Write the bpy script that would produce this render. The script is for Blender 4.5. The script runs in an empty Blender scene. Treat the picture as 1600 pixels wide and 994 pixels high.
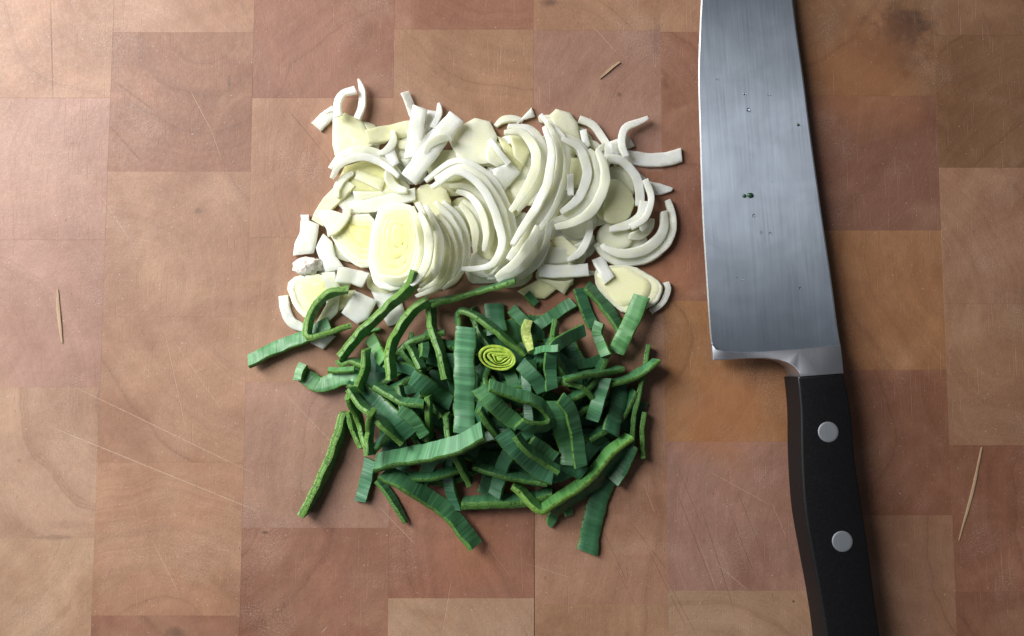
import bpy, bmesh, math, random
from mathutils import Vector, Matrix, noise
rnd = random.Random(7)
# ------------------------------------------------------------------ camera, light, exposure
SC = bpy.context.scene
COL = SC.collection
S = 0.000234            # metres per photo pixel on the board at the picture centre
FPX = 1200.0            # focal length in photo pixels
TAU = math.radians(3.9)
D = FPX * S
CAM = Vector((0, -D * math.sin(TAU), D * math.cos(TAU)))
FW = Vector((0, math.sin(TAU), -math.cos(TAU)))
UP = Vector((0, math.cos(TAU), math.sin(TAU)))
cd = bpy.data.cameras.new('camera'); cam = bpy.data.objects.new('camera', cd); COL.objects.link(cam)
cam.location = CAM; cam.rotation_euler = (TAU, 0, 0)
cd.sensor_width = 36; cd.lens = 36 * FPX / 1600; cd.clip_start = 0.01; cd.clip_end = 50
SC.camera = cam
SC.view_settings.view_transform = 'Standard'; SC.view_settings.look = 'None'
SC.view_settings.exposure = 0.0; SC.view_settings.gamma = 1.0
try: SC.view_settings.use_curve_mapping = False
except Exception: pass
world = bpy.data.worlds.new('World'); SC.world = world; world.use_nodes = True
bg = world.node_tree.nodes['Background']
bg.inputs[0].default_value = (0.93, 0.96, 1.0, 1); bg.inputs[1].default_value = 0.078
ld = bpy.data.lights.new('window_light', 'AREA'); lo = bpy.data.objects.new('window_light', ld); COL.objects.link(lo)
ld.shape = 'RECTANGLE'; ld.size = 0.26; ld.size_y = 0.65; ld.energy = 6.8; ld.color = (1.0, 0.99, 0.965); ld.spread = math.radians(142)
lo.location = (-0.52, 0.31, 0.40)
lo.rotation_euler = (Vector((-0.10, 0.0, 0.0)) - Vector(lo.location)).to_track_quat('-Z', 'Y').to_euler()
ld2 = bpy.data.lights.new('side_fill_light', 'AREA'); lo2 = bpy.data.objects.new('side_fill_light', ld2); COL.objects.link(lo2)  # unseen fill lamp, added for soft light and sheen from the left
ld2.shape = 'RECTANGLE'; ld2.size = 0.50; ld2.size_y = 0.30; ld2.energy = 1.5; ld2.color = (0.90, 0.95, 1.0)
lo2.location = (-0.60, -0.03, 0.30)
lo2.rotation_euler = (Vector((-0.08, 0.0, 0.0)) - Vector(lo2.location)).to_track_quat('-Z', 'Y').to_euler()
SC.cycles.use_denoising = True
SC.cycles.max_bounces = 8; SC.cycles.transparent_max_bounces = 24
SC.cycles.caustics_reflective = False; SC.cycles.caustics_refractive = False

def P(px, py, z=0.0):
    "the point at height z (metres) above the board that the photo shows at pixel (px, py)"
    d = FW + Vector((1, 0, 0)) * ((px - 800) / FPX) - UP * ((py - 497) / FPX)
    return CAM + d * ((z - CAM.z) / d.z)

# ------------------------------------------------------------------ helpers
def tag(o, label=None, cat=None, group=None, kind=None):
    if label: o['label'] = label
    if cat: o['category'] = cat
    if group: o['group'] = group
    if kind: o['kind'] = kind
    return o
def empty(name, loc=(0, 0, 0)):
    o = bpy.data.objects.new(name, None); COL.objects.link(o); o.location = loc
    o.empty_display_size = 0.01
    return o
def link(name, verts, faces, mats, parent=None, fm=None, uv=None, smooth=True, origin=None, sharp=None):
    "one mesh object from world-space data; origin at its base"
    if origin is None:
        n = len(verts)
        origin = Vector((sum(v[0] for v in verts) / n, sum(v[1] for v in verts) / n, min(v[2] for v in verts)))
    me = bpy.data.meshes.new(name)
    me.from_pydata([tuple(Vector(v) - origin) for v in verts], [], faces)
    for m in (mats if isinstance(mats, (list, tuple)) else [mats]): me.materials.append(m)
    if fm: me.polygons.foreach_set('material_index', fm)
    if uv:
        l = me.uv_layers.new(name='UVMap')
        i = 0
        for p, fu in zip(me.polygons, uv):
            for k, c in zip(p.loop_indices, fu): l.data[k].uv = c
    if smooth:
        me.polygons.foreach_set('use_smooth', [True] * len(me.polygons))
        me.set_sharp_from_angle(angle=math.radians(sharp or 38))
    me.update()
    o = bpy.data.objects.new(name, me); COL.objects.link(o)
    o.location = origin
    if parent:
        o.parent = parent
        o.location = Vector(origin) - parent.location
    return o

# ------------------------------------------------------------------ node helpers
def mat(name):
    m = bpy.data.materials.new(name); m.use_nodes = True
    return m, m.node_tree, m.node_tree.nodes['Principled BSDF']
class NB:
    def __init__(s, nt): s.nt = nt
    def new(s, t, **k):
        n = s.nt.nodes.new(t)
        for a, b in k.items(): setattr(n, a, b)
        return n
    def put(s, sock, v):
        if v is None: return
        if isinstance(v, bpy.types.NodeSocket): s.nt.links.new(v, sock)
        else: sock.default_value = v
    def math(s, op, a, b=None, c=None, clamp=False):
        n = s.new('ShaderNodeMath', operation=op, use_clamp=clamp)
        for i, v in enumerate((a, b, c)): s.put(n.inputs[i], v)
        return n.outputs[0]
    def vm(s, op, a, b=None, out=0):
        n = s.new('ShaderNodeVectorMath', operation=op)
        s.put(n.inputs[0], a); s.put(n.inputs[1], b)
        return n.outputs['Value'] if out == 'v' else n.outputs[0]
    def scale(s, a, k):
        n = s.new('ShaderNodeVectorMath', operation='SCALE'); s.put(n.inputs[0], a); s.put(n.inputs[3], k); return n.outputs[0]
    def noise(s, vec, scale, detail=3, rough=0.55, dist=0.0, dim='3D', w=None):
        n = s.new('ShaderNodeTexNoise', noise_dimensions=dim)
        if dim != '1D': s.put(n.inputs['Vector'], vec)
        if w is not None: s.put(n.inputs['W'], w)
        n.inputs['Scale'].default_value = scale; n.inputs['Detail'].default_value = detail
        n.inputs['Roughness'].default_value = rough; n.inputs['Distortion'].default_value = dist
        return n.outputs[0]
    def ramp(s, v, lo, hi, a=0.0, b=1.0, smooth=True):
        n = s.new('ShaderNodeMapRange', interpolation_type='SMOOTHSTEP' if smooth else 'LINEAR')
        s.put(n.inputs[0], v)
        for i, x in enumerate((lo, hi, a, b)): s.put(n.inputs[i + 1], x)
        return n.outputs[0]
    def mix(s, f, a, b, mode='MIX'):
        n = s.new('ShaderNodeMix', data_type='RGBA', blend_type=mode)
        s.put(n.inputs[0], f)
        for i, v in ((6, a), (7, b)):
            s.put(n.inputs[i], v if isinstance(v, bpy.types.NodeSocket) else (*v[:3], 1))
        return n.outputs[2]
    def attr(s, name, out=2):
        n = s.new('ShaderNodeAttribute', attribute_type='OBJECT', attribute_name=name); return n.outputs[out]
    def mapping(s, vec, rot=(0, 0, 0), sc=(1, 1, 1), loc=(0, 0, 0)):
        n = s.new('ShaderNodeMapping'); s.put(n.inputs[0], vec)
        n.inputs[1].default_value = loc; n.inputs[2].default_value = rot; n.inputs[3].default_value = sc
        return n.outputs[0]
    def bump(s, h, strength, dist):
        n = s.new('ShaderNodeBump'); s.put(n.inputs['Height'], h)
        n.inputs['Strength'].default_value = strength; n.inputs['Distance'].default_value = dist
        return n.outputs[0]

# ------------------------------------------------------------------ cutting board
board = empty('cutting_board', (0, 0, -0.032))
tag(board, 'worn end-grain wooden butcher block board under the leek and knife', 'cutting board')

def seg_group():
    g = bpy.data.node_groups.new('scratch_mask', 'ShaderNodeTree')
    for n, t in (('P', 'NodeSocketVector'), ('A', 'NodeSocketVector'), ('B', 'NodeSocketVector'), ('W', 'NodeSocketFloat')):
        g.interface.new_socket(n, in_out='INPUT', socket_type=t)
    g.interface.new_socket('Mask', in_out='OUTPUT', socket_type='NodeSocketFloat')
    b = NB(g); i = b.new('NodeGroupInput'); o = b.new('NodeGroupOutput')
    pa = b.vm('SUBTRACT', i.outputs[0], i.outputs[1]); ba = b.vm('SUBTRACT', i.outputs[2], i.outputs[1])
    t = b.math('DIVIDE', b.vm('DOT_PRODUCT', pa, ba, 'v'), b.vm('DOT_PRODUCT', ba, ba, 'v'), clamp=True)
    d = b.vm('LENGTH', b.vm('SUBTRACT', pa, b.scale(ba, t)), out='v')
    fade = b.math('MULTIPLY', b.math('MULTIPLY', t, b.math('SUBTRACT', 1.0, t)), 5.0, clamp=True)
    m = b.ramp(b.math('DIVIDE', d, i.outputs[3]), 0.3, 1.0, 1.0, 0.0)
    g.links.new(b.math('MULTIPLY', m, b.math('POWER', fade, 0.5)), o.inputs[0])
    return g
SEG = seg_group()

LIGHT_CUTS = [((75, 665), (412, 802), .30), ((118, 605), (397, 740), .26), ((262, 520), (345, 640), .2), ((297, 142), (330, 205), .26),
              ((330, 205), (344, 246), .2), ((152, 298), (200, 372), .26), ((236, 842), (278, 925), .24), ((255, 510), (292, 680), .18),
              ((438, 608), (560, 735), .2), ((590, 790), (650, 852), .26), ((1105, 735), (1205, 790), .24), ((1205, 785), (1228, 840), .2),
              ((1005, 755), (1022, 800), .22), ((1118, 880), (1168, 922), .28), ((1085, 830), (1120, 925), .18), ((715, 790), (800, 905), .15),
              ((925, 40), (965, 85), .2), ((705, 905), (690, 994), .15), ((500, 990), (512, 978), .3), ((820, 880), (900, 905), .16)]
DARK_CUTS = [((449, 169), (508, 240), .30), ((508, 240), (522, 262), .22), ((985, 815), (1050, 900), .24), ((1055, 760), (1120, 930), .26),
             ((1095, 790), (1150, 960), .26), ((1130, 770), (1180, 900), .22), ((1010, 850), (1075, 985), .24), ((1060, 730), (1100, 830), .2),
             ((1040, 900), (1090, 994), .2), ((960, 880), (1000, 960), .2), ((175, 124), (250, 178), .55), ((172, 197), (225, 255), .5),
             ((80, 0), (84, 155), .5), ((1150, 760), (1190, 860), .2), ((930, 800), (985, 920), .2)]
SPOTS = [((1410, 40), 13, 10, .95), ((1392, 75), 17, 13, .5), ((310, 330), 2.6, 1.6, .4), ((1025, 60), 3, 8, .25), ((968, 148), 1.2, 1.2, .5),
         ((860, 4), 4.5, 2.0, .55), ((358, 128), 0.9, 4.5, .55), ((258, 162), .5, .5, .8), ((1040, 125), 2.0, 5, .3), ((415, 832), 1.8, .8, .8),
         ((735, 880), 5, 5, .2), ((1240, 940), .5, .5, .9), ((30, 720), 1.2, 1.4, .3), ((275, 965 + 25), 5, 3.4, .5), ((88, 840), 9, 1.4, .3), ((110, 820), 9, 2.5, .2), ((1350, 200), 12, 12, .25)]
STAINS = (((1130, 650), 26, .5), ((1350, 120), 34, .35), ((1050, 430), 16, .3), ((745, 870), 18, .25))
def wood(x0, x1, y0, y1):
    m, nt, bs = mat('end_grain_wood'); b = NB(nt)
    X0, X1, Y0, Y1 = x0 * 1000, x1 * 1000, y0 * 1000, y1 * 1000
    def near(p, q, r):
        n_ = 24
        return any(X0 - r < p.x + (q.x - p.x) * k / n_ < X1 + r and Y0 - r < p.y + (q.y - p.y) * k / n_ < Y1 + r for k in range(n_ + 1))
    tc = b.new('ShaderNodeTexCoord'); tc.object = board
    mm = b.scale(tc.outputs['Object'], 1000.0)
    flat = b.vm('MULTIPLY', mm, (1, 1, 0))
    base = b.attr('tone', 0)
    seed = b.attr('seed')
    off = b.new('ShaderNodeCombineXYZ'); b.put(off.inputs[2], seed)
    v = b.vm('ADD', flat, off.outputs[0])                       # each block has its own grain
    warp = b.noise(v, 0.05, 2, 0.5)
    warp2 = b.noise(v, 0.35, 2, 0.5)
    dist = b.vm('LENGTH', b.vm('SUBTRACT', flat, b.attr('pith', 1)), out='v')
    dist = b.math('ADD', dist, b.math('ADD', b.math('MULTIPLY', warp, 9.0), b.math('MULTIPLY', warp2, 0.8)))
    w = b.math('ADD', b.math('MULTIPLY', dist, 1.0), seed)
    ring = b.noise(None, 0.16, 4, 0.62, dim='1D', w=w)
    fine = b.noise(None, 1.1, 2, 0.6, dim='1D', w=w)
    blot = b.noise(v, 0.045, 4, 0.6, 0.6)
    pore = b.noise(v, 2.6, 2, 0.6)
    grit = b.noise(v, 0.9, 4, 0.7)
    ringm = b.ramp(ring, 0.30, 0.70)
    c = b.mix(b.math('MULTIPLY', ringm, 0.55), base, b.mix(1.0, base, (1.22, 1.24, 1.26), 'MULTIPLY'))
    line = b.ramp(ring, 0.36, 0.29)
    c = b.mix(b.math('MULTIPLY', line, 0.45), c, b.mix(1.0, base, (0.66, 0.58, 0.54), 'MULTIPLY'))
    c = b.mix(b.math('MULTIPLY', b.ramp(fine, 0.35, 0.65), 0.16), c, b.mix(1.0, base, (0.74, 0.68, 0.64), 'MULTIPLY'))
    c = b.mix(b.math('MULTIPLY', b.ramp(blot, 0.42, 0.72), 0.42), c, b.mix(1.0, base, (0.78, 0.66, 0.58), 'MULTIPLY'))
    c = b.mix(b.math('MULTIPLY', b.ramp(b.noise(v, 0.03, 3, 0.6, 0.8), 0.5, 0.75), 0.3), c, (0.41, 0.25, 0.155))
    c = b.mix(b.math('MULTIPLY', b.ramp(pore, 0.40, 0.30), 0.42), c, b.mix(1.0, base, (0.5, 0.42, 0.38), 'MULTIPLY'))
    c = b.mix(b.math('MULTIPLY', b.ramp(grit, 0.45, 0.75), 0.22), c, b.mix(1.0, base, (1.35, 1.35, 1.4), 'MULTIPLY'))
    cl = b.noise(flat, 0.016, 4, 0.62, 0.8)
    c = b.mix(b.ramp(cl, 0.40, 0.66, 0.0, 0.75), c, b.mix(1.0, c, (0.74, 0.66, 0.60), 'MULTIPLY'))
    cl2 = b.noise(b.mapping(flat, (0, 0, .4), (1, 1, 1), (77, 31, 0)), 0.03, 4, 0.65, 1.0)
    c = b.mix(b.ramp(cl2, 0.46, 0.72, 0.0, 0.6), c, b.mix(1.0, c, (1.24, 1.24, 1.24), 'MULTIPLY'))
    fib = b.noise(b.mapping(v, (0, 0, 0.12), (2.6, 0.55, 1)), 1.0, 3, 0.65)
    c = b.mix(b.ramp(fib, 0.35, 0.68, 0.0, 0.22), c, b.mix(1.0, c, (0.70, 0.64, 0.60), 'MULTIPLY'))
    # dark flecks of the wood rays
    fl = b.noise(b.mapping(v, (0, 0, 0.35), (1.3, 0.32, 1)), 1.0, 2, 0.5)
    c = b.mix(b.math('MULTIPLY', b.ramp(fl, 0.30, 0.22), 0.55), c, (0.12, 0.06, 0.04))
    # worn chalky patches
    ch = b.math('MULTIPLY', b.ramp(b.noise(flat, 0.03, 3, 0.6, 0.3), 0.50, 0.70), b.ramp(b.noise(flat, 1.7, 3, 0.75), 0.42, 0.72))
    c = b.mix(b.math('MULTIPLY', ch, 0.28), c, (0.58, 0.46, 0.39))
    sp = b.ramp(b.noise(flat, 1.35, 1, 0.4), 0.735, 0.80)
    c = b.mix(b.math('MULTIPLY', sp, 0.4), c, (0.75, 0.66, 0.6))
    # knife marks, general
    marks = None
    for ang, sx, th, sd in ((0.28, 2.4, 0.70, 3.), (-0.55, 2.0, 0.715, 11.), (0.95, 2.2, 0.72, 27.), (-1.15, 2.6, 0.73, 41.), (0.1, 3.0, 0.72, 55.)):
        k = b.ramp(b.noise(b.mapping(flat, (0, 0, ang), (sx, 0.045, 1), (sd, sd, 0)), 1.0, 1, 0.4), th, th + 0.06)
        marks = k if marks is None else b.math('MAXIMUM', marks, k)
    patch = b.ramp(b.noise(flat, 0.02, 2, 0.5), 0.36, 0.60)
    marks = b.math('MULTIPLY', marks, patch)
    c = b.mix(b.math('MULTIPLY', marks, 0.12), c, (0.62, 0.44, 0.33))
    brk = b.ramp(b.noise(flat, 0.8, 3, 0.7), 0.30, 0.55, 0.25, 1.0)
    def segs(lst):
        acc = 0.0
        for a, e, wd in lst:
            if not near(P(*a) * 1000, P(*e) * 1000, 1): continue
            g = b.new('ShaderNodeGroup'); g.node_tree = SEG
            pa, pe = P(*a) * 1000, P(*e) * 1000
            nt.links.new(flat, g.inputs[0])
            g.inputs[1].default_value = (pa.x, pa.y, 0); g.inputs[2].default_value = (pe.x, pe.y, 0); g.inputs[3].default_value = wd * 1.0
            acc = g.outputs[0] if acc == 0.0 else b.math('MAXIMUM', acc, g.outputs[0])
        return b.math('MULTIPLY', acc, brk)
    lc = segs(LIGHT_CUTS); dc = segs(DARK_CUTS)
    c = b.mix(b.math('MULTIPLY', lc, 0.24), c, (0.66, 0.50, 0.38))
    c = b.mix(b.math('MULTIPLY', dc, 0.30), c, (0.10, 0.05, 0.035))
    for (x, y), rx, ry, k in SPOTS:
        p0 = P(x, y) * 1000
        if not near(p0, p0, max(rx, ry) * 1.6): continue
        q = b.vm('MULTIPLY', b.vm('SUBTRACT', flat, (p0.x, p0.y, 0)), (1 / rx, 1 / ry, 0))
        dd = b.math('ADD', b.vm('LENGTH', q, out='v'), b.math('MULTIPLY', b.math('SUBTRACT', b.noise(flat, 0.25, 4, 0.65), 0.5), 1.4))
        c = b.mix(b.ramp(dd, 0.2, 1.05, k, 0.0), c, (0.065, 0.036, 0.026))
    # the two reddish juice stains
    for (x, y), r, k in STAINS:
        p0 = P(x, y) * 1000
        if not near(p0, p0, r * 1.5): continue
        dd = b.math('ADD', b.math('DIVIDE', b.vm('LENGTH', b.vm('SUBTRACT', flat, (p0.x, p0.y, 0)), out='v'), r), b.math('SUBTRACT', b.noise(flat, 0.06, 3, 0.6), 0.5))
        c = b.mix(b.ramp(dd, 0.2, 1.0, k, 0.0), c, (0.36, 0.145, 0.06))
    nt.links.new(c, bs.inputs['Base Color'])
    r = b.math('ADD', 0.54, b.math('MULTIPLY', b.math('SUBTRACT', grit, 0.5), 0.35))
    b.put(bs.inputs['Roughness'], r)
    bs.inputs['Specular IOR Level'].default_value = 0.40
    h = b.math('ADD', b.math('MULTIPLY', ring, 0.35), b.math('ADD', b.math('MULTIPLY', pore, 0.35), b.math('MULTIPLY', b.noise(v, 0.2, 3, 0.6), 1.2)))
    h = b.math('SUBTRACT', h, b.math('MULTIPLY', b.math('MAXIMUM', lc, b.math('MAXIMUM', dc, marks)), 0.5))
    nt.links.new(b.bump(h, 0.55, 0.00022), bs.inputs['Normal'])
    return m
mg, ntg, bsg = mat('dark_glue'); bsg.inputs['Base Color'].default_value = (0.05, 0.028, 0.02, 1); bsg.inputs['Roughness'].default_value = 0.8

TONES = dict(T=(0.365, 0.200, 0.123), R=(0.285, 0.132, 0.083), P=(0.34, 0.190, 0.138), L=(0.39, 0.242, 0.160), D=(0.245, 0.128, 0.068), O=(0.37, 0.180, 0.086), V=(0.245, 0.116, 0.078))
XB = [-290, -68, 160, 386, 611, 834.6, 1038, 1256, 1476, 1696, 1915]
ROWS = [  # joints down each column in the photo, and the tone of each block from the top
    ([-290, -68, 153, 375, 605, 841, 1085, 1330], 'TLPPLLT'),
    ([-290, -68, 153, 375, 605, 841, 1085, 1330], 'TTPPLLT'),
    ([-385, -165, 51, 268, 495, 723, 962, 1205], 'TTRTTTR'),
    ([-290, -68, 153, 371, 597, 825, 1065, 1310], 'TRTTPRT'),
    ([-385, -170, 46, 265, 487, 710, 935, 1180], 'TRTTTRL'),
    ([-385, -168, 48, 268, 490, 718, 944, 1190], 'TTPRTTT'),
    ([-370, -160, 50, 255, 470, 690, 923, 1165], 'TTRROPL'),
    ([-290, -66, 150, 360, 578, 805, 1045, 1290], 'TDVORTT'),
    ([-370, -160, 55, 262, 475, 696, 925, 1170], 'TDDTTRR'),
    ([-290, -66, 150, 360, 578, 805, 1045, 1290], 'TTRTDTR')]
def block(x0, x1, y0, y1, tone, zt):
    g = 0.000004; c = rnd.choice((0.000015, 0.00002, 0.00004))
    zb = -0.032
    x0 += g; x1 -= g; y0 += g; y1 -= g
    vs = [(x0, y0, zb), (x1, y0, zb), (x1, y1, zb), (x0, y1, zb),
          (x0, y0, zt - c), (x1, y0, zt - c), (x1, y1, zt - c), (x0, y1, zt - c),
          (x0 + c, y0 + c, zt), (x1 - c, y0 + c, zt), (x1 - c, y1 - c, zt), (x0 + c, y1 - c, zt)]
    fs = [(3, 2, 1, 0), (8, 9, 10, 11)]
    for k in range(4):
        j = (k + 1) % 4
        fs += [(k, j, 4 + j, 4 + k), (4 + k, 4 + j, 8 + j, 8 + k)]
    o = link('block', vs, fs, wood(x0, x1, y0, y1), board, smooth=False)
    t = TONES[tone]; f = rnd.uniform(0.79, 0.87)
    o['tone'] = [t[0] * f, t[1] * f * rnd.uniform(.98, 1.02), t[2] * f * rnd.uniform(.96, 1.04), 1.0]
    o['seed'] = rnd.uniform(0, 900)
    a = rnd.uniform(0, 6.283); r = rnd.uniform(0.02, 0.075) * 1000
    o['pith'] = [(x0 + x1) * 500 + r * math.cos(a), (y0 + y1) * 500 + r * math.sin(a), 0.0]
    return o
for ci, (ys, tn) in enumerate(ROWS):
    xa, xb = (XB[ci] - 800) * S, (XB[ci + 1] - 800) * S
    xm = (XB[ci] + XB[ci + 1]) / 2
    for ri in range(len(ys) - 1):
        ya, yb = min(P(xm, ys[ri]).y, P(800, -270).y), max(P(xm, ys[ri + 1]).y, P(800, 1150).y)
        x1 = xb - (0.00022 if (ci == 4 and ri >= 5) else 0)          # the open crack beside this block
        block(xa, x1, yb, ya, tn[ri], rnd.uniform(-0.00002, 0.00001))
xa, xb = (XB[0] - 800) * S + .002, (XB[-1] - 800) * S - .002
ya, yb = P(800, 1143).y, P(800, -263).y
gv = [(x, y, z) for z in (-0.0315, -0.0006) for x, y in ((xa, ya), (xb, ya), (xb, yb), (xa, yb))]
link('glue_joint', gv, [(3, 2, 1, 0), (4, 5, 6, 7), (0, 1, 5, 4), (1, 2, 6, 5), (2, 3, 7, 6), (3, 0, 4, 7)], mg, board, smooth=False)
# worktop below
mw, ntw, bsw = mat('worktop_laminate'); bsw.inputs['Base Color'].default_value = (0.30, 0.29, 0.28, 1); bsw.inputs['Roughness'].default_value = 0.5
bb = NB(ntw); ntw.links.new(bb.mix(bb.noise(bb.new('ShaderNodeTexCoord').outputs['Object'], 400, 3, .6), (0.24, 0.23, 0.22), (0.36, 0.35, 0.34)), bsw.inputs['Base Color'])
tag(link('worktop', [(-.6, -.5, -.0321), (.7, -.5, -.0321), (.7, .5, -.0321), (-.6, .5, -.0321)], [(0, 1, 2, 3)], mw, smooth=False), kind='structure')

# ------------------------------------------------------------------ knife
def steel(name, base, rough, aniso, edge=False):
    m, nt, bs = mat(name); b = NB(nt)
    tc = b.new('ShaderNodeTexCoord'); mm = b.scale(tc.outputs['Object'], 1000.0)
    rot = b.mapping(mm, (0, 0, math.radians(-3)))
    st = b.noise(b.vm('MULTIPLY', rot, (9, 0.06, 1)), 1.0, 3, 0.7)
    st2 = b.noise(b.vm('MULTIPLY', rot, (1.6, 0.03, 1)), 1.0, 2, 0.6)
    sm = b.noise(mm, 0.06, 3, 0.6, 0.5)
    nt.links.new(b.mix(b.ramp(st, 0.3, 0.7), tuple(x * 0.93 for x in base), base), bs.inputs['Base Color'])
    bs.inputs['Metallic'].default_value = 1.0
    r = b.math('ADD', rough, b.math('ADD', b.math('MULTIPLY', b.math('SUBTRACT', st2, 0.5), 0.05), b.math('MULTIPLY', b.math('SUBTRACT', sm, 0.5), 0.07)))
    b.put(bs.inputs['Roughness'], r)
    bs.inputs['Anisotropic'].default_value = aniso
    if aniso:
        t = b.new('ShaderNodeTangent', direction_type='RADIAL', axis='Y')
        tv = b.new('ShaderNodeCombineXYZ'); tv.inputs[0].default_value = 1.0; tv.inputs[1].default_value = 0.0
        nt.links.new(tv.outputs[0], bs.inputs['Tangent'])
    return m
BLADE = steel('brushed_steel', (0.43, 0.49, 0.58), 0.29, 0.95)
EDGE = steel('ground_edge_steel', (0.85, 0.87, 0.9), 0.38, 0.0)
BOLST = steel('bolster_steel', (0.50, 0.51, 0.56), 0.46, 0.0)
RIVET = steel('rivet_steel', (0.66, 0.70, 0.75), 0.5, 0.0)
def plastic():
    m, nt, bs = mat('black_handle'); b = NB(nt)
    tc = b.new('ShaderNodeTexCoord'); mm = b.scale(tc.outputs['Object'], 1000.0)
    n = b.noise(mm, 1.2, 4, 0.7)
    wear = b.ramp(b.noise(b.vm('MULTIPLY', mm, (1, .4, 1)), 0.9, 4, 0.75), 0.58, 0.74)
    nt.links.new(b.mix(b.math('MULTIPLY', wear, 0.35), (0.004, 0.004, 0.005), (0.018, 0.018, 0.020)), bs.inputs['Base Color'])
    b.put(bs.inputs['Roughness'], b.ramp(n, 0.2, 0.8, 0.40, 0.60))
    bs.inputs['Specular IOR Level'].default_value = 0.28
    nt.links.new(b.bump(n, 0.1, 0.0001), bs.inputs['Normal'])
    return m
HANDLE = plastic()
me_, ne_, be_ = mat('worn_handle_glint'); be_.inputs['Base Color'].default_value = (0.30, 0.30, 0.31, 1); be_.inputs['Roughness'].default_value = 0.42  # pale grey carries the arris glint as well as its wear
bb = NB(ne_); _mm = bb.scale(bb.new('ShaderNodeTexCoord').outputs['Object'], 1000.0)
ne_.links.new(bb.mix(bb.ramp(bb.noise(bb.vm('MULTIPLY', _mm, (1, .12, 1)), 0.7, 3, .6), 0.25, 0.55), (0.12, 0.12, 0.125), (0.42, 0.42, 0.43)), be_.inputs['Base Color'])

knife = empty('kitchen_knife', P(1260, 570, 0))
tag(knife, "large steel chef's knife with black riveted handle lying beside the leek", 'knife')

def catmull(pts, n):
    "n+1 points evenly along a Catmull-Rom curve through pts (tuples of any length)"
    if len(pts) == 2: pts = [pts[0], tuple((a + b) / 2 for a, b in zip(*pts)), pts[1]]
    ext = [tuple(2 * a - b for a, b in zip(pts[0], pts[1]))] + list(pts) + [tuple(2 * a - b for a, b in zip(pts[-1], pts[-2]))]
    out = []
    for i in range(1, len(ext) - 2):
        p0, p1, p2, p3 = ext[i - 1:i + 3]
        for k in range(12):
            t = k / 12
            out.append(tuple(0.5 * (2 * b + (c - a) * t + (2 * a - 5 * b + 4 * c - d) * t * t + (3 * b - a - 3 * c + d) * t ** 3) for a, b, c, d in zip(p0, p1, p2, p3)))
    out.append(tuple(pts[-1]))
    cum = [0]
    for a, b in zip(out, out[1:]): cum.append(cum[-1] + math.dist(a[:2], b[:2]))
    res = []; j = 0
    for k in range(n + 1):
        s = cum[-1] * k / n
        while j < len(cum) - 2 and cum[j + 1] < s: j += 1
        f = (s - cum[j]) / max(1e-9, cum[j + 1] - cum[j])
        res.append(tuple(a + (b - a) * min(1, max(0, f)) for a, b in zip(out[j], out[j + 1])))
    return res
MM = 0.001
# blade: stations from the heel to the tip (edge pixel, spine pixel); those above the frame run on to the point
st_edge = [(1113.5, 551), (1109, 520), (1103, 430), (1097, 330), (1093, 200), (1091, 120), (1093, 50), (1098, -30), (1112, -110), (1138, -190), (1176, -262), (1206, -305)]
st_spin = [(1315, 549), (1309, 516), (1299, 440), (1283, 330), (1265, 200), (1255, 120), (1245, 50), (1235, -30), (1226, -110), (1218, -190), (1211, -262), (1207, -305)]
N = 44
E = catmull(st_edge, N); Sp = catmull(st_spin, N)
vb, fb = [], []; ve, fe = [], []
for i, ((ex, ey), (sx, sy)) in enumerate(zip(E, Sp)):
    k = i / N
    zl = (7.2 - 3.6 * k) * MM                     # mid height of the blade above the board
    th = (3.0 - 1.9 * k) * MM
    wob = 0.25 * noise.noise(Vector((i * .9, 0, 0)))
    W = max(4.0, math.hypot(sx - ex, sy - ey))
    bw = min(2.3 + wob, W * .3)
    bx = lambda q: (ex + (sx - ex) * q / W, ey + (sy - ey) * q / W)
    top = zl + th / 2
    eb = bx(bw)
    row = [P(*eb, zl + 0.55 * MM), P(*bx(W * .4), zl + 0.35 * th), P(*bx(W - 2.0), top - .05 * MM), P(sx, sy, top - 0.45 * MM)]
    bot = [P(sx, sy, zl - th / 2 + .3 * MM), P(*bx(W - 2.0), zl - th / 2), P(*eb, zl - 0.55 * MM)]
    vb += row + bot
    ve += [P(*bx(0), zl - .05 * MM), P(*eb, zl + 0.552 * MM), P(*eb, zl - 0.552 * MM)]
for i in range(N):
    for j in range(7):
        a = i * 7 + j; c = i * 7 + (j + 1) % 7
        fb.append((a, a + 7, c + 7, c))
    for j in range(3):
        a = i * 3 + j; c = i * 3 + (j + 1) % 3
        fe.append((a, a + 3, c + 3, c))
fb += [tuple(range(6, -1, -1)), tuple(range(N * 7, N * 7 + 7))]
fe += [(2, 1, 0), (N * 3, N * 3 + 1, N * 3 + 2)]
def fix(o):
    bm = bmesh.new(); bm.from_mesh(o.data); bmesh.ops.recalc_face_normals(bm, faces=bm.faces); bm.to_mesh(o.data); bm.free(); return o
fix(link('blade', vb, fb, BLADE, knife, sharp=12))
fix(link('cutting_edge', ve, fe, EDGE, knife, sharp=10))
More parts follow.
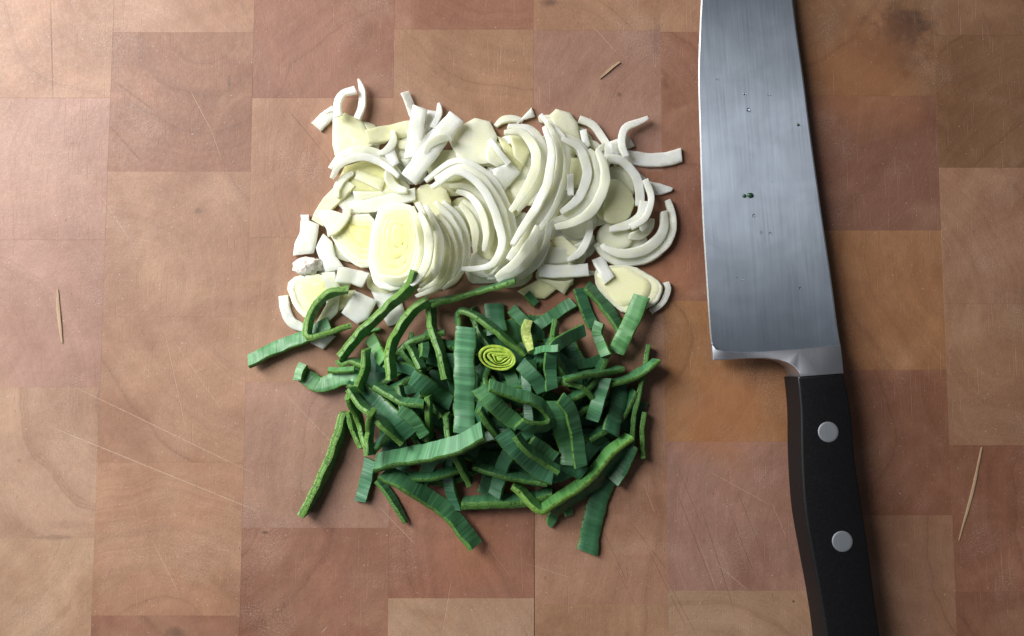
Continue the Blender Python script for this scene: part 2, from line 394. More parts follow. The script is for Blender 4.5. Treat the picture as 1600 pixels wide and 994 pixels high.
# bolster
def zf(X, Y): return (1050 + X / 3.013, 290 + Y / 3.013)
top_o = [(186, 740, 7.9), (210, 770, 8.6), (260, 781, 9.0), (330, 784, 9.3), (450, 780, 9.9), (600, 770, 10.8), (700, 761, 11.2), (793, 752, 11.4),
         (801, 800, 12.0), (809, 885, 12.9), (700, 893, 13.0), (605, 900, 12.9), (598, 880, 12.7), (575, 852, 12.2), (545, 834, 11.6), (500, 820, 10.8), (440, 813, 10.0), (350, 814, 9.2), (260, 821, 8.4), (193, 822, 7.8)]
def prism(name, pts, bot, m, parent, bev=0.35, segs=2, sharp=35):
    "closed solid from a top outline (px, py, z mm) down to a per-point bottom height, arris bevelled"
    bm = bmesh.new()
    t = [bm.verts.new(P(x, y, z * MM)) for x, y, z in pts]
    b_ = [bm.verts.new((v.co.x, v.co.y, zb * MM)) for v, zb in zip(t, bot)]
    n = len(t)
    ft = bm.faces.new(t); bm.faces.new(b_[::-1])
    for i in range(n): bm.faces.new((t[i], b_[i], b_[(i + 1) % n], t[(i + 1) % n]))
    bmesh.ops.recalc_face_normals(bm, faces=bm.faces)
    bmesh.ops.bevel(bm, geom=list(ft.edges), offset=bev * MM, segments=segs, affect='EDGES', profile=0.5)
    bmesh.ops.triangulate(bm, faces=[f for f in bm.faces if len(f.verts) > 4])
    vs = [v.co.copy() for v in bm.verts]; bm.verts.index_update()
    fs = [tuple(v.index for v in f.verts) for f in bm.faces]; bm.free()
    return link(name, vs, fs, m, parent, sharp=sharp)
pts = [(*zf(x, y), z) for x, y, z in top_o]
zb = [max(0.8, 14.2 - z - 0.6) if z < 11.8 else 0.9 for _, _, z in pts]
zb = [6.3, 5.6, 5.2, 4.8, 4.2, 3.2, 2.9, 2.8, 1.6, .6, .5, .6, .9, 1.6, 2.4, 3.3, 4.2, 4.9, 5.7, 6.4]
prism('bolster', pts, zb, BOLST, knife, bev=.28)
# handle
hl = catmull([(1246, 589), (1251, 640), (1252.5, 720), (1258, 800), (1270, 870), (1282, 935), (1291, 994), (1297, 1060), (1297, 1130), (1303, 1180), (1322, 1215)], 26)
hr = catmull([(1319.5, 584.5), (1330, 640), (1337, 720), (1349, 800), (1359, 870), (1368, 940), (1377, 1000), (1386, 1070), (1393, 1130), (1388, 1180), (1366, 1210)], 26)
hp = [(x, y, 13.4) for x, y in hl] + [(x, y, 13.4) for x, y in hr[::-1]]
prism('handle', hp, [0.3] * len(hp), HANDLE, knife, bev=.9, segs=3, sharp=50)
# worn arris of the handle, its glint painted in as a pale bead
we, wf = [], []
for i, (x, y) in enumerate(hl[:24]):
    c = P(x + 2.4, y, 13.2 * MM)
    r = (0.12 + 0.05 * noise.noise(Vector((i * 1.7, 3, 0)))) * MM
    for k in range(5):
        a = k * 6.283 / 5
        we.append(c + Vector((math.cos(a) * r, 0, math.sin(a) * r)))
for i in range(23):
    for k in range(5):
        a = i * 5 + k; c = i * 5 + (k + 1) % 5
        wf.append((a, c, c + 5, a + 5))
wf += [tuple(range(5)), tuple(range(115, 120))]
fix(link('worn_edge_glint', we, wf, me_, knife))
for x, y in ((1294, 675), (1316, 846), (1334, 1020)):
    c = P(x, y, 13.4 * MM); vs, fs = [], []; n = 28; R = 15.8 * S * .952
    for r, z in ((R, -.5), (R, .06), (R * .93, .16), (R * .8, .17), (R * .4, .2)):
        vs += [c + Vector((math.cos(k * 6.2832 / n) * r, math.sin(k * 6.2832 / n) * r, z * MM)) for k in range(n)]
    for q in range(4):
        for k in range(n):
            fs.append((q * n + k, q * n + (k + 1) % n, (q + 1) * n + (k + 1) % n, (q + 1) * n + k))
    fs.append(tuple(range(4 * n, 5 * n)))
    link('rivet', vs, fs, RIVET, knife, sharp=30)

# ------------------------------------------------------------------ leek materials
def white_mat(name='white_leek', thin=True):
    m, nt, bs = mat(name); b = NB(nt)
    uv = b.new('ShaderNodeUVMap', uv_map='UVMap').outputs[0]
    tint = b.attr('tint')
    seed = b.attr('seed')
    sh = b.new('ShaderNodeCombineXYZ'); b.put(sh.inputs[0], seed); b.put(sh.inputs[1], seed)
    v = b.vm('ADD', uv, sh.outputs[0])
    n1 = b.noise(v, 0.16, 3, 0.55)
    vein = b.noise(b.vm('MULTIPLY', v, (0.16, 2.6, 1)), 1.0, 4, 0.7)
    c = b.mix(b.math('POWER', tint, 0.8), (0.90, 0.91, 0.84), (0.80, 0.745, 0.15))
    c = b.mix(b.math('MULTIPLY', b.ramp(n1, 0.40, 0.75), 0.5), c, b.mix(1.0, c, (0.96, 0.97, 0.80), 'MULTIPLY'))
    c = b.mix(b.math('MULTIPLY', b.ramp(vein, 0.40, 0.70), 0.6), c, b.mix(1.0, c, (0.92, 0.94, 0.85), 'MULTIPLY'))
    nt.links.new(c, bs.inputs['Base Color'])
    bs.inputs['Subsurface Weight'].default_value = 0.8
    bs.inputs['Subsurface Radius'].default_value = (1.0, 0.92, 0.62)
    bs.inputs['Subsurface Scale'].default_value = 0.0034
    b.put(bs.inputs['Roughness'], b.ramp(n1, 0.2, 0.8, 0.18, 0.36))
    bs.inputs['Specular IOR Level'].default_value = 0.45
    nrm = b.bump(b.math('ADD', b.math('MULTIPLY', vein, 1.1), n1), 0.30, 0.00030)
    nt.links.new(nrm, bs.inputs['Normal'])
    if not thin: return m
    tl = b.new('ShaderNodeBsdfTranslucent'); nt.links.new(c, tl.inputs[0]); nt.links.new(nrm, tl.inputs['Normal'])
    mx = b.new('ShaderNodeMixShader'); mx.inputs[0].default_value = 0.10
    nt.links.new(bs.outputs[0], mx.inputs[1]); nt.links.new(tl.outputs[0], mx.inputs[2])
    tr = b.new('ShaderNodeBsdfTransparent'); tr.inputs[0].default_value = (0.97, 0.98, 0.90, 1)
    mx2 = b.new('ShaderNodeMixShader'); mx2.inputs[0].default_value = 0.15
    nt.links.new(mx.outputs[0], mx2.inputs[1]); nt.links.new(tr.outputs[0], mx2.inputs[2])
    nt.links.new(mx2.outputs[0], nt.nodes['Material Output'].inputs[0])
    return m
def face_mat():
    m, nt, bs = mat('green_leek_leaf'); b = NB(nt)
    uv = b.new('ShaderNodeUVMap', uv_map='UVMap').outputs[0]
    seed = b.attr('seed'); tint = b.attr('tint')
    sx = b.new('ShaderNodeSeparateXYZ'); b.put(sx.inputs[0], uv)
    skew = b.math('ADD', sx.outputs[0], b.math('MULTIPLY', sx.outputs[1], 0.12))
    vn = b.noise(None, 0.75, 3, 0.6, dim='1D', w=b.math('ADD', skew, seed))
    vw = b.noise(None, 0.35, 2, 0.5, dim='1D', w=b.math('ADD', skew, b.math('MULTIPLY', seed, 2.0)))
    bl = b.noise(b.vm('MULTIPLY', uv, (1, .5, 1)), 0.6, 3, 0.6)
    dark = b.mix(tint, (0.014, 0.078, 0.036), (0.055, 0.19, 0.040))
    lite = b.mix(tint, (0.092, 0.262, 0.140), (0.17, 0.43, 0.11))
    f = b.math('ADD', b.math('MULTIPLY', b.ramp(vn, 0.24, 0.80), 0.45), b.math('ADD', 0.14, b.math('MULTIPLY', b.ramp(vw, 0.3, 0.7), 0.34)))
    f = b.math('MULTIPLY', f, b.attr('bloom'))  # waxy bloom, turned down per piece to paint in the pile's shade
    nt.links.new(b.mix(f, dark, lite), bs.inputs['Base Color'])
    bs.inputs['Subsurface Weight'].default_value = 0.12
    bs.inputs['Subsurface Radius'].default_value = (0.3, 1.0, 0.2)
    bs.inputs['Subsurface Scale'].default_value = 0.0015
    b.put(bs.inputs['Roughness'], b.ramp(bl, 0.3, 0.7, 0.38, 0.56))
    bs.inputs['Specular IOR Level'].default_value = 0.5
    nt.links.new(b.bump(b.math('ADD', vn, b.math('MULTIPLY', bl, .5)), 0.5, 0.00035), bs.inputs['Normal'])
    return m
def cut_mat():
    m, nt, bs = mat('green_leek_cut'); b = NB(nt)
    uv = b.new('ShaderNodeUVMap', uv_map='UVMap').outputs[0]
    seed = b.attr('seed'); tint = b.attr('tint')
    sh = b.new('ShaderNodeCombineXYZ'); b.put(sh.inputs[0], seed); b.put(sh.inputs[1], seed)
    v = b.vm('ADD', uv, sh.outputs[0])
    vo = b.new('ShaderNodeTexVoronoi'); b.put(vo.inputs['Vector'], b.vm('MULTIPLY', v, (0.65, 0.8, 1))); vo.inputs['Scale'].default_value = 1.0
    n = b.noise(v, 1.3, 3, 0.7)
    pore = b.math('MULTIPLY', b.ramp(vo.outputs['Distance'], 0.22, 0.34, 1.0, 0.0), b.ramp(n, 0.40, 0.5))
    base = b.mix(b.ramp(n, 0.3, 0.7), b.mix(tint, (0.030, 0.115, 0.022), (0.11, 0.25, 0.025)), b.mix(tint, (0.085, 0.22, 0.050), (0.26, 0.46, 0.09)))
    c = b.mix(b.math('MULTIPLY', pore, 0.7), base, (0.01, 0.03, 0.008))
    nt.links.new(c, bs.inputs['Base Color'])
    bs.inputs['Subsurface Weight'].default_value = 0.2
    bs.inputs['Subsurface Radius'].default_value = (0.5, 1.0, 0.2)
    bs.inputs['Subsurface Scale'].default_value = 0.001
    bs.inputs['Roughness'].default_value = 0.42
    nt.links.new(b.bump(b.math('SUBTRACT', n, pore), 0.7, 0.00035), bs.inputs['Normal'])
    return m
WHITE, LEAF, CUT = white_mat(), face_mat(), cut_mat()
FACE = white_mat('white_leek_cut_face', False)
FACE.node_tree.nodes['Principled BSDF'].inputs['Subsurface Weight'].default_value = 0.30

# ------------------------------------------------------------------ the pile: a height map lets every piece rest on those before it
GX0, GY0, GN = -0.125, -0.115, 230
H = [[0.0] * GN for _ in range(GN)]
def cell(x, y): return min(GN - 1, max(0, int((x - GX0) / MM))), min(GN - 1, max(0, int((y - GY0) / MM)))
def hget(x, y):
    i, j = cell(x, y); return H[i][j]
def hput(x, y, z):
    i, j = cell(x, y)
    if z > H[i][j]: H[i][j] = z

FR = dict(A=(430, 110, 4.1406), B=(750, 110, 4.142), C=(430, 320, 4.1406), Dd=(750, 320, 4.142), E=(380, 500, 4.1406),
          F=(700, 500, 4.143), G=(440, 680, 4.969), K=(720, 680, 4.848), X=(0, 0, 1), Z=(422, 110, 2.381))
def conv(fr, pts):
    x0, y0, s = FR[fr]
    return [(x0 + p[0] / s, y0 + p[1] / s) + tuple(p[2:]) for p in pts]

def smooth_line(a, it):
    for _ in range(it):
        a = [a[0] * .7 + a[1] * .3] + [(a[i - 1] + 2 * a[i] + a[i + 1]) / 4 for i in range(1, len(a) - 1)] + [a[-1] * .7 + a[-2] * .3]
    return a

def ribbon(name, label, cat, group, fr, pts, w, t=2.2, roll=0.0, tint=0.0, mats=None, taper=(1, 1), cup=0.0, lift=0.0, sink=0.12, bloom=0.8, parent=None, zfix=None, rollb=None, arch=0.0):
    "a cut strip: px centre line, width w px, thickness t mm, roll in degrees (0 lies flat, 90 stands on its cut edge)"
    px = conv(fr, pts)
    L = sum(math.dist(a[:2], b_[:2]) for a, b_ in zip(px, px[1:]))
    n = int(min(40, max(8, L / 5)))
    sd0 = rnd.uniform(0, 300)
    c = catmull([p[:2] for p in px], n)
    if zfix is None: c = [(x + 1.6 * noise.noise(Vector((x * .035, y * .035, sd0))), y + 1.6 * noise.noise(Vector((x * .035, y * .035, sd0 + 20)))) for x, y in c]
    wm = w * S; tm = t * MM
    rolls = [math.radians(roll + ((rollb if rollb is not None else roll) - roll) * i / n) for i in range(n + 1)]
    half = [abs(math.sin(r)) * wm / 2 + abs(math.cos(r)) * tm / 2 for r in rolls]
    zs = [0.004] * (n + 1)
    for it in range(3):
        raw = []
        for i, (x, y) in enumerate(c):
            a = c[max(0, i - 1)]; e = c[min(n, i + 1)]
            dx, dy = e[0] - a[0], e[1] - a[1]; q = math.hypot(dx, dy) or 1
            wx = (abs(math.cos(rolls[i])) * w + abs(math.sin(rolls[i])) * tm / S) * .38
            hs = []
            for f in (-1, -.5, 0, .5, 1):
                p = P(x - dy / q * wx * f, y + dx / q * wx * f, zs[i]); hs.append(hget(p.x, p.y))
            hs.sort(); raw.append(hs[3] * (1 - sink) + hs[1] * sink)
        sm = smooth_line(raw, max(6, n))
        over = sorted(r - s_ for r, s_ in zip(raw, sm))
        sm = [s_ + max(0, over[int(len(over) * .8)]) for s_ in sm]
        zs = [s_ + h + (lift + arch * math.sin(math.pi * i / n)) * MM for i, (s_, h) in enumerate(zip(sm, half))]
    if zfix is not None: zs = [zfix * MM + h + arch * MM * math.sin(math.pi * i / n) for i, h in enumerate(half)]
    sd = rnd.uniform(0, 300)
    C3 = [P(x, y, z) for (x, y), z in zip(c, zs)]
    sec = [(-1, .0), (-1, .62), (-.9, 1), (-.35, 1), (.35, 1), (.9, 1), (1, .62), (1, 0), (1, -.62), (.9, -1), (.35, -1), (-.35, -1), (-.9, -1), (-1, -.62)]
    K = len(sec)
    vs, uvs = [], []
    s_acc = 0
    for i in range(n + 1):
        T = (C3[min(n, i + 1)] - C3[max(0, i - 1)]).normalized()
        Bv = T.cross(Vector((0, 0, 1))).normalized(); U = Bv.cross(T).normalized()
        r = rolls[i] + 0.26 * noise.noise(Vector((i * .22, sd, 0)))
        B2 = Bv * math.cos(r) + U * math.sin(r); U2 = U * math.cos(r) - Bv * math.sin(r)
        k = i / n
        tp = 1.0
        if taper[0] < 1: tp *= taper[0] + (1 - taper[0]) * min(1, k / .35) ** .7
        if taper[1] < 1: tp *= taper[1] + (1 - taper[1]) * min(1, (1 - k) / .35) ** .7
        wk = wm / 2 * tp * (1 + .09 * noise.noise(Vector((i * .33, sd, 5))))
        tk = tm / 2 * (0.75 + .25 * tp) * (1 + .16 * noise.noise(Vector((i * .5, sd, 9))))
        if i: s_acc += (C3[i] - C3[i - 1]).length
        ragged = (rnd.uniform(-.55, .55), rnd.uniform(-.2, .2)) if i in (0, n) else (0, 0)
        for (a, h_) in sec:
            edge = 1 + (.05 * noise.noise(Vector((i * 1.3, a * 3, sd))) if abs(a) > .8 else 0)
            off = B2 * (a * wk * edge) + U2 * (h_ * tk + .5 * cup * wk * (1 - a * a))
            if i in (0, n): off += T * (a * ragged[0] + ragged[1]) * wk * .5
            vs.append(C3[i] + off); uvs.append((s_acc / MM, a * wk / MM + (h_ * tk / MM if abs(a) == 1 else 0) + (20 if h_ < 0 else 0)))
    fs, fm, fuv = [], [], []
    for i in range(n):
        for j in range(K):
            a = i * K + j; e = i * K + (j + 1) % K
            fs.append((a, e, e + K, a + K)); fuv.append((uvs[a], uvs[e], uvs[e + K], uvs[a + K]))
            fm.append(0 if 2 <= j <= 4 or 9 <= j <= 11 else 1)
    for base, rev in ((0, False), (n * K, True)):
        # end caps as quads across the section
        q = [base + j for j in range(K)]
        strips = [(q[1], q[2], q[12], q[13]), (q[2], q[3], q[11], q[12]), (q[3], q[4], q[10], q[11]), (q[4], q[5], q[9], q[10]), (q[5], q[6], q[8], q[9])]
        tris = [(q[0], q[1], q[13]), (q[6], q[7], q[8])]
        for f in strips + tris:
            f = f[::-1] if not rev else f
            fs.append(f); fm.append(1); fuv.append(tuple((uvs[v][1], vs[v].z / MM) for v in f))
    ms = mats or [WHITE, WHITE]
    o = link(name, vs, fs, ms, parent, fm=fm, uv=fuv, sharp=48)
    fix(o)
    o['tint'] = float(tint); o['seed'] = sd; o['bloom'] = float(bloom)
    if label: tag(o, label, cat, group)
    if parent is None or zfix is None:
        for i in range(n + 1):
            x, y = C3[i].x, C3[i].y
            T = (C3[min(n, i + 1)] - C3[max(0, i - 1)]); Bv = T.cross(Vector((0, 0, 1))).normalized()
            we_ = abs(math.cos(rolls[i])) * wm / 2 + abs(math.sin(rolls[i])) * tm / 2
            top = C3[i].z + half[i] * .7
            m_ = max(1, int(we_ / .0008))
            for q in range(-m_, m_ + 1):
                p = Vector((x, y, 0)) + Bv * (we_ * q / m_); hput(p.x, p.y, top)
    return o

def plane_under(world_pts, sink):
    "a plane resting on the height map under the given points (least squares, gentle slopes)"
    n = len(world_pts); hs = [hget(p.x, p.y) for p in world_pts]
    mx = sum(p.x for p in world_pts) / n; my = sum(p.y for p in world_pts) / n; mh = sum(hs) / n
    sxx = syy = sxy = sxh = syh = 1e-12
    for p, h in zip(world_pts, hs):
        dx, dy, dh = p.x - mx, p.y - my, h - mh
        sxx += dx * dx; syy += dy * dy; sxy += dx * dy; sxh += dx * dh; syh += dy * dh
    det = sxx * syy - sxy * sxy
    a = (sxh * syy - syh * sxy) / det if abs(det) > 1e-18 else 0; b_ = (syh * sxx - sxh * sxy) / det if abs(det) > 1e-18 else 0
    g = math.hypot(a, b_)
    if g > .45: a, b_ = a * .45 / g, b_ * .45 / g
    res = sorted(h - (mh + a * (p.x - mx) + b_ * (p.y - my)) for p, h in zip(world_pts, hs))
    c0 = mh + max(0, res[int(n * (.9 - sink))])
    return lambda p: c0 + a * (p.x - mx) + b_ * (p.y - my)
def inside(poly, x, y):
    r = False; j = len(poly) - 1
    for i in range(len(poly)):
        if (poly[i][1] > y) != (poly[j][1] > y) and x < (poly[j][0] - poly[i][0]) * (y - poly[i][1]) / (poly[j][1] - poly[i][1]) + poly[i][0]: r = not r
        j = i
    return r
def densify(o, step=6.0, rough=0.5, sd=0.0):
    out = []
    for i in range(len(o)):
        a, b_ = o[i], o[(i + 1) % len(o)]
        m_ = max(1, int(math.dist(a, b_) / step))
        for k in range(m_):
            x, y = a[0] + (b_[0] - a[0]) * k / m_, a[1] + (b_[1] - a[1]) * k / m_
            out.append((x + rough * noise.noise(Vector((x * .2, y * .2, sd))), y + rough * noise.noise(Vector((x * .2, y * .2, sd + 7)))))
    return out
def rounded(o, it=1):
    for _ in range(it):
        q = []
        for i in range(len(o)):
            a, b_ = o[i], o[(i + 1) % len(o)]
            q += [(a[0] * .8 + b_[0] * .2, a[1] * .8 + b_[1] * .2), (a[0] * .2 + b_[0] * .8, a[1] * .2 + b_[1] * .8)]
        o = q
    return o
def samples(o):
    xs = [p[0] for p in o]; ys = [p[1] for p in o]; st = max(4.0, (max(xs) - min(xs)) / 10)
    out = []; x = min(xs)
    while x <= max(xs):
        y = min(ys)
        while y <= max(ys):
            if inside(o, x, y): out.append((x, y))
            y += st
        x += st
    return out or o
def shell(name, out, inn, zfun, t, m, parent, tint, dome=0.0, seam=.35):
    "a slab between an outer outline and its inset, thickness t mm, top edge softened"
    n = len(out); cx = sum(p[0] for p in out) / n; cy = sum(p[1] for p in out) / n
    sd = rnd.uniform(0, 300)
    e = 1.6 if seam > .2 else .2
    def toward(p, k, d=None):
        dx, dy = cx - p[0], cy - p[1]; q = math.hypot(dx, dy) or 1
        kk = min(k, q * .3) if d is None else q * d
        return p[0] + dx / q * kk, p[1] + dy / q * kk
    lay = [(out, 0.0), (out, t - seam), ([toward(p, e) for p in out], t)]
    if inn is None:
        for d in (.3, .6, .85): lay.append(([toward(p, 0, d) for p in out], t + dome * (1 - (1 - d) ** 2)))
    else:
        lay += [([(p[0] * .45 + q[0] * .55, p[1] * .45 + q[1] * .55) for p, q in zip(out, inn)], t + dome), ([(q[0] + (p[0] - q[0]) * .1, q[1] + (p[1] - q[1]) * .1) for p, q in zip(out, inn)], t), (inn, t - seam * 1.1), (inn, 0.0)]
    vs, uv = [], []
    for pts, h in lay:
        for x, y in pts:
            p0 = P(x, y, .006); z = zfun(p0) + h * MM
            if h >= t - .01: z += (.16 if seam > .2 else .04) * MM * noise.noise(Vector((x * .12, y * .12, sd)))
            p = P(x, y, z); vs.append(p); uv.append((p.x / MM, p.y / MM))
    fs = []
    R = len(lay)
    for r in range(R - 1 if inn is None else R):
        r2 = (r + 1) % R
        for k in range(n):
            j = (k + 1) % n
            fs.append((r * n + k, r * n + j, r2 * n + j, r2 * n + k))
    if inn is None:
        vs.append(sum((vs[(R - 1) * n + k] for k in range(n)), Vector()) / n); uv.append((vs[-1].x / MM, vs[-1].y / MM))
        for k in range(n): fs.append(((R - 1) * n + k, (R - 1) * n + (k + 1) % n, len(vs) - 1))
        vs.append(sum((vs[k] for k in range(n)), Vector()) / n); uv.append((0, 0))
        for k in range(n): fs.append(((k + 1) % n, k, len(vs) - 1))
    o = link(name, vs, fs, m, parent, uv=[tuple(uv[v] for v in f) for f in fs], sharp=60)
    fix(o); o['tint'] = float(tint); o['seed'] = sd; o['bloom'] = .6
    return o
def stamp(o, zfun, t):
    for x, y in samples_dense(o):
        p = P(x, y, .006); z = zfun(p) + t * MM * .7; q = P(x, y, z); hput(q.x, q.y, z)
def samples_dense(o):
    xs = [p[0] for p in o]; ys = [p[1] for p in o]; out = []
    x = min(xs)
    while x <= max(xs):
        y = min(ys)
        while y <= max(ys):
            if inside(o, x, y): out.append((x, y))
            y += 3.4
        x += 3.4
    return out
def plate(name, label, cat, group, fr, outline, t=2.0, tint=0.0, lift=0.0, sink=0.25, mats=None, dome=0.25, rnd_it=0, tilt=None):
    o = conv(fr, outline)
    if rnd_it: o = rounded(o, rnd_it)
    o = densify(o, 6, .7, rnd.uniform(0, 99))
    zf0 = plane_under([P(x, y, .006) for x, y in samples(o)], sink)
    cx = sum(p[0] for p in o) / len(o); cy = sum(p[1] for p in o) / len(o); c0 = P(cx, cy, .006)
    tl = tilt or (0, 0)
    zfun = lambda p: max(0.0, zf0(p) + lift * MM + tl[0] * (p.x - c0.x) + tl[1] * (p.y - c0.y))
    ob = shell(name, o, None, zfun, t, mats or WHITE, None, tint, dome)
    tag(ob, label, cat, group); stamp(o, zfun, t)
    return ob
def disc(name, label, cat, group, fr, outline, centre, scales, tints, t=3.0, lift=0.0, sink=.25, rnd_it=1, mats=None, core=True, tilt=None):
    "a slice whose nested layers are parts of their own"
    o = rounded(conv(fr, outline), rnd_it); o = densify(o, 6, .5, rnd.uniform(0, 99)); (cx, cy), = conv(fr, [centre])
    zf0 = plane_under([P(x, y, .006) for x, y in samples(o)], sink)
    c0 = P(cx, cy, .006); tl = tilt or (0, 0)
    zfun = lambda p: max(0.0, zf0(p) + lift * MM + tl[0] * (p.x - c0.x) + tl[1] * (p.y - c0.y))
    root = empty(name, (c0.x, c0.y, zfun(c0))); tag(root, label, cat, group)
    sc = lambda k, wob=0: [(cx + (x - cx) * k * (1 + 1.6 * wob * noise.noise(Vector((x * .03, y * .03, k * 9)))), cy + (y - cy) * k * (1 + 1.6 * wob * noise.noise(Vector((x * .03, y * .03, k * 9))))) for x, y in o]
    for i, k in enumerate(scales):
        nxt = scales[i + 1] if i + 1 < len(scales) else None
        hh = t + rnd.uniform(-.015, .03); sm_ = .35 if i == 0 else .015
        if nxt is not None: shell('layer', sc(k + (.004 if i else 0), .03 if i else 0), sc(nxt - .004, .03), zfun, hh, mats or WHITE, root, tints[i], .0 if i else .06, sm_)
        elif core: shell('layer', sc(k + .004, .03), None, zfun, hh, mats or WHITE, root, tints[i], .1, .07)
    stamp(o, zfun, t)
    return root

SL, ST = 'leek slice', 'leek strip'
GW = 'chopped white leek pieces in the pile'
GG = 'chopped green leek strips in the pile'
def WR(label, fr, pts, w, **k):
    k['t'] = k.get('t', 2.0) * .72; k['cup'] = k.get('cup', 0) * .8
    if w >= 20 and 'zfix' not in k and any(q in label for q in ('crescent', 'arc ', 'curved', 'ring ', 'hooked arc')):
        # the layer has come apart in two or three thin skins lying side by side
        m_ = 3 if w >= 30 else 2
        px = catmull([p[:2] for p in conv(fr, pts)], 24)
        c0 = P(*px[12], .004); root = empty('leek_slice', (c0.x, c0.y, hget(c0.x, c0.y))); tag(root, label, SL, GW)
        k['taper'] = tuple(min(x, .55) for x in k.get('taper', (.6, .6)))
        lift0 = k.get('lift', 0); tint0 = k.get('tint', 0)
        for j in range(m_):
            a_, e_ = rnd.randint(0, 3), 24 - rnd.randint(0, 3); off = (j - (m_ - 1) / 2) * w / m_ * .94
            q_ = []
            for i in range(a_, e_ + 1):
                p0, p1 = px[max(0, i - 1)], px[min(24, i + 1)]; dx, dy = p1[0] - p0[0], p1[1] - p0[1]; h_ = math.hypot(dx, dy) or 1
                fan = .55 + .45 * math.sin(math.pi * min(1, (i + 2) / 26))
                q_.append((px[i][0] - dy / h_ * off * fan, px[i][1] + dx / h_ * off * fan))
            k['lift'] = lift0 + rnd.uniform(-.1, .35); k['tint'] = max(0, tint0 + rnd.uniform(-.03, .10)); k['roll'] = rnd.uniform(-16, 16)
            ribbon('layer', None, None, None, 'X', q_[::4] + ([q_[-1]] if (len(q_) - 1) % 4 else []), w / m_ * 1.12, parent=root, **k)
        return root
    return ribbon('leek_slice', label, SL, GW, fr, pts, w, **k)
def WP(label, fr, pts, **k):
    k['t'] = k.get('t', 2.0) * .75
    return plate('leek_slice', label, SL, GW, fr, pts, **k)
def WD(label, fr, pts, centre, scales, tints, **k):
    k['mats'] = FACE
    return disc('leek_slice', label, SL, GW, fr, pts, centre, scales, tints, **k)
def GR(label, fr, pts, w, **k):
    k['t'] = k.get('t', 2.0) * .85; k.setdefault('mats', [LEAF, CUT]); k.setdefault('tint', .25)
    return ribbon('leek_strip', label, ST, GG, fr, pts, w, **k)

exec_order = []
# ---- white leek, from the board upwards
hidden_w = 'pale leek slice buried under the white heap, barely showing between pieces'
for k_ in range(30):
    q, d_ = k_ * 2.399, math.sqrt((k_ + .5) / 30)
    x, y, r = 765 + 235 * d_ * math.cos(q), 322 + 108 * d_ * math.sin(q) + 10, 40
    WP('broad pale slice at the bottom of the white heap, nearly hidden', 'X', [(x + math.cos(g_) * r * rnd.uniform(.75, 1.05), y + math.sin(g_) * r * rnd.uniform(.6, .85)) for g_ in (0, .8, 1.6, 2.3, 3.1, 3.9, 4.7, 5.5)], tint=rnd.uniform(.02, .2), rnd_it=1, t=1.7, sink=.5)
for x, y, a, r in ((560, 230, 0, 40), (600, 300, 1, 46), (560, 390, 2, 44), (660, 330, .5, 50), (720, 280, 1.5, 50), (700, 400, 2.4, 50), (800, 260, .3, 48), (780, 380, 1, 50),
                   (860, 330, 2, 48), (880, 400, .6, 44), (930, 330, 1.3, 40), (640, 240, .8, 36), (870, 230, 2.2, 38), (520, 440, .2, 36), (760, 240, 0, 36), (600, 440, 1, 34), (900, 270, .4, 36), (740, 340, .9, 52), (840, 300, 1.9, 46), (680, 380, .2, 44), (780, 320, 1.2, 46), (830, 400, 2.0, 46), (700, 260, .5, 44), (900, 340, 1.4, 46), (960, 330, .9, 34), (960, 370, 2.2, 34), (870, 430, .1, 36), (800, 430, 1, 36), (900, 220, 1.6, 32), (560, 260, .8, 34), (650, 430, 2.2, 36)):
    WP(hidden_w, 'X', [(x + math.cos(a + q) * r * rnd.uniform(.7, 1.05), y + math.sin(a + q) * r * rnd.uniform(.5, .8)) for q in (0, .7, 1.5, 2.2, 3.1, 3.9, 4.7, 5.5)], tint=rnd.uniform(.10, .34), rnd_it=1, t=2.2, sink=.35)
# upper left
WP('yellowish triangular slice below the thin curled loop at the top left of the heap', 'A', [(372, 300), (450, 275), (560, 320), (640, 480), (560, 520), (440, 540), (385, 555), (370, 480)], tint=.32, t=2.6)
WP('narrow pale slice leaning behind the yellowish triangle', 'A', [(565, 325), (645, 350), (720, 470), (640, 490)], tint=.2)
WR('broad cream strip bridging the triangle and the upright strips, board showing above', 'A', [(590, 430), (730, 405), (890, 375)], 26, tint=.3, t=2.6, taper=(.8, 1))
WP('small cream scrap in the gap under the broad cream strip', 'A', [(770, 445), (865, 455), (865, 520), (800, 508)], tint=.25)
WR('short blunt stub poking out to the left of the curled loop', 'A', [(382, 262), (330, 305), (262, 372)], 19, t=2.6, cup=.12)
WR('thin sliver lying across the foot of the curled loop', 'A', [(320, 268), (370, 258), (410, 268)], 5, t=1.0)
WR('thin curled half loop standing at the top left corner', 'A', [(405, 295), (402, 215), (440, 152), (520, 128)], 14, t=1.8, lift=3, roll=25)
WR('slender pointed sliver, topmost tip of the heap at the left', 'A', [(538, 58), (563, 140), (563, 230), (528, 315)], 12, t=1.6, taper=(.2, 1), lift=2, roll=-20)
WP('yellow inner face under the big white crescent at the upper left', 'A', [(400, 720), (450, 620), (600, 575), (740, 640), (840, 770), (700, 800), (520, 790)], tint=.55, t=2)
WP('small white square scrap below the pointed spike', 'A', [(810, 572), (892, 580), (875, 640), (830, 630)], t=1.6)
WP('pale yellow rectangle lying inside the big crescent', 'A', [(530, 640), (715, 710), (690, 785), (508, 700)], tint=.3, t=1.8)
WP('cream offcut below the pale yellow rectangle', 'A', [(500, 780), (700, 780), (760, 740), (840, 790), (760, 840), (520, 850)], tint=.18, t=1.8)
WR('big bright white crescent arching over a yellow hollow', 'A', [(338, 718), (395, 610), (490, 548), (610, 545), (720, 598), (825, 700)], 22, t=3.0, taper=(.75, .7), cup=.18, lift=1)
WP('small white spike standing at the right end of the big crescent', 'A', [(757, 455), (803, 600), (760, 625), (698, 535)], t=1.8, lift=1)
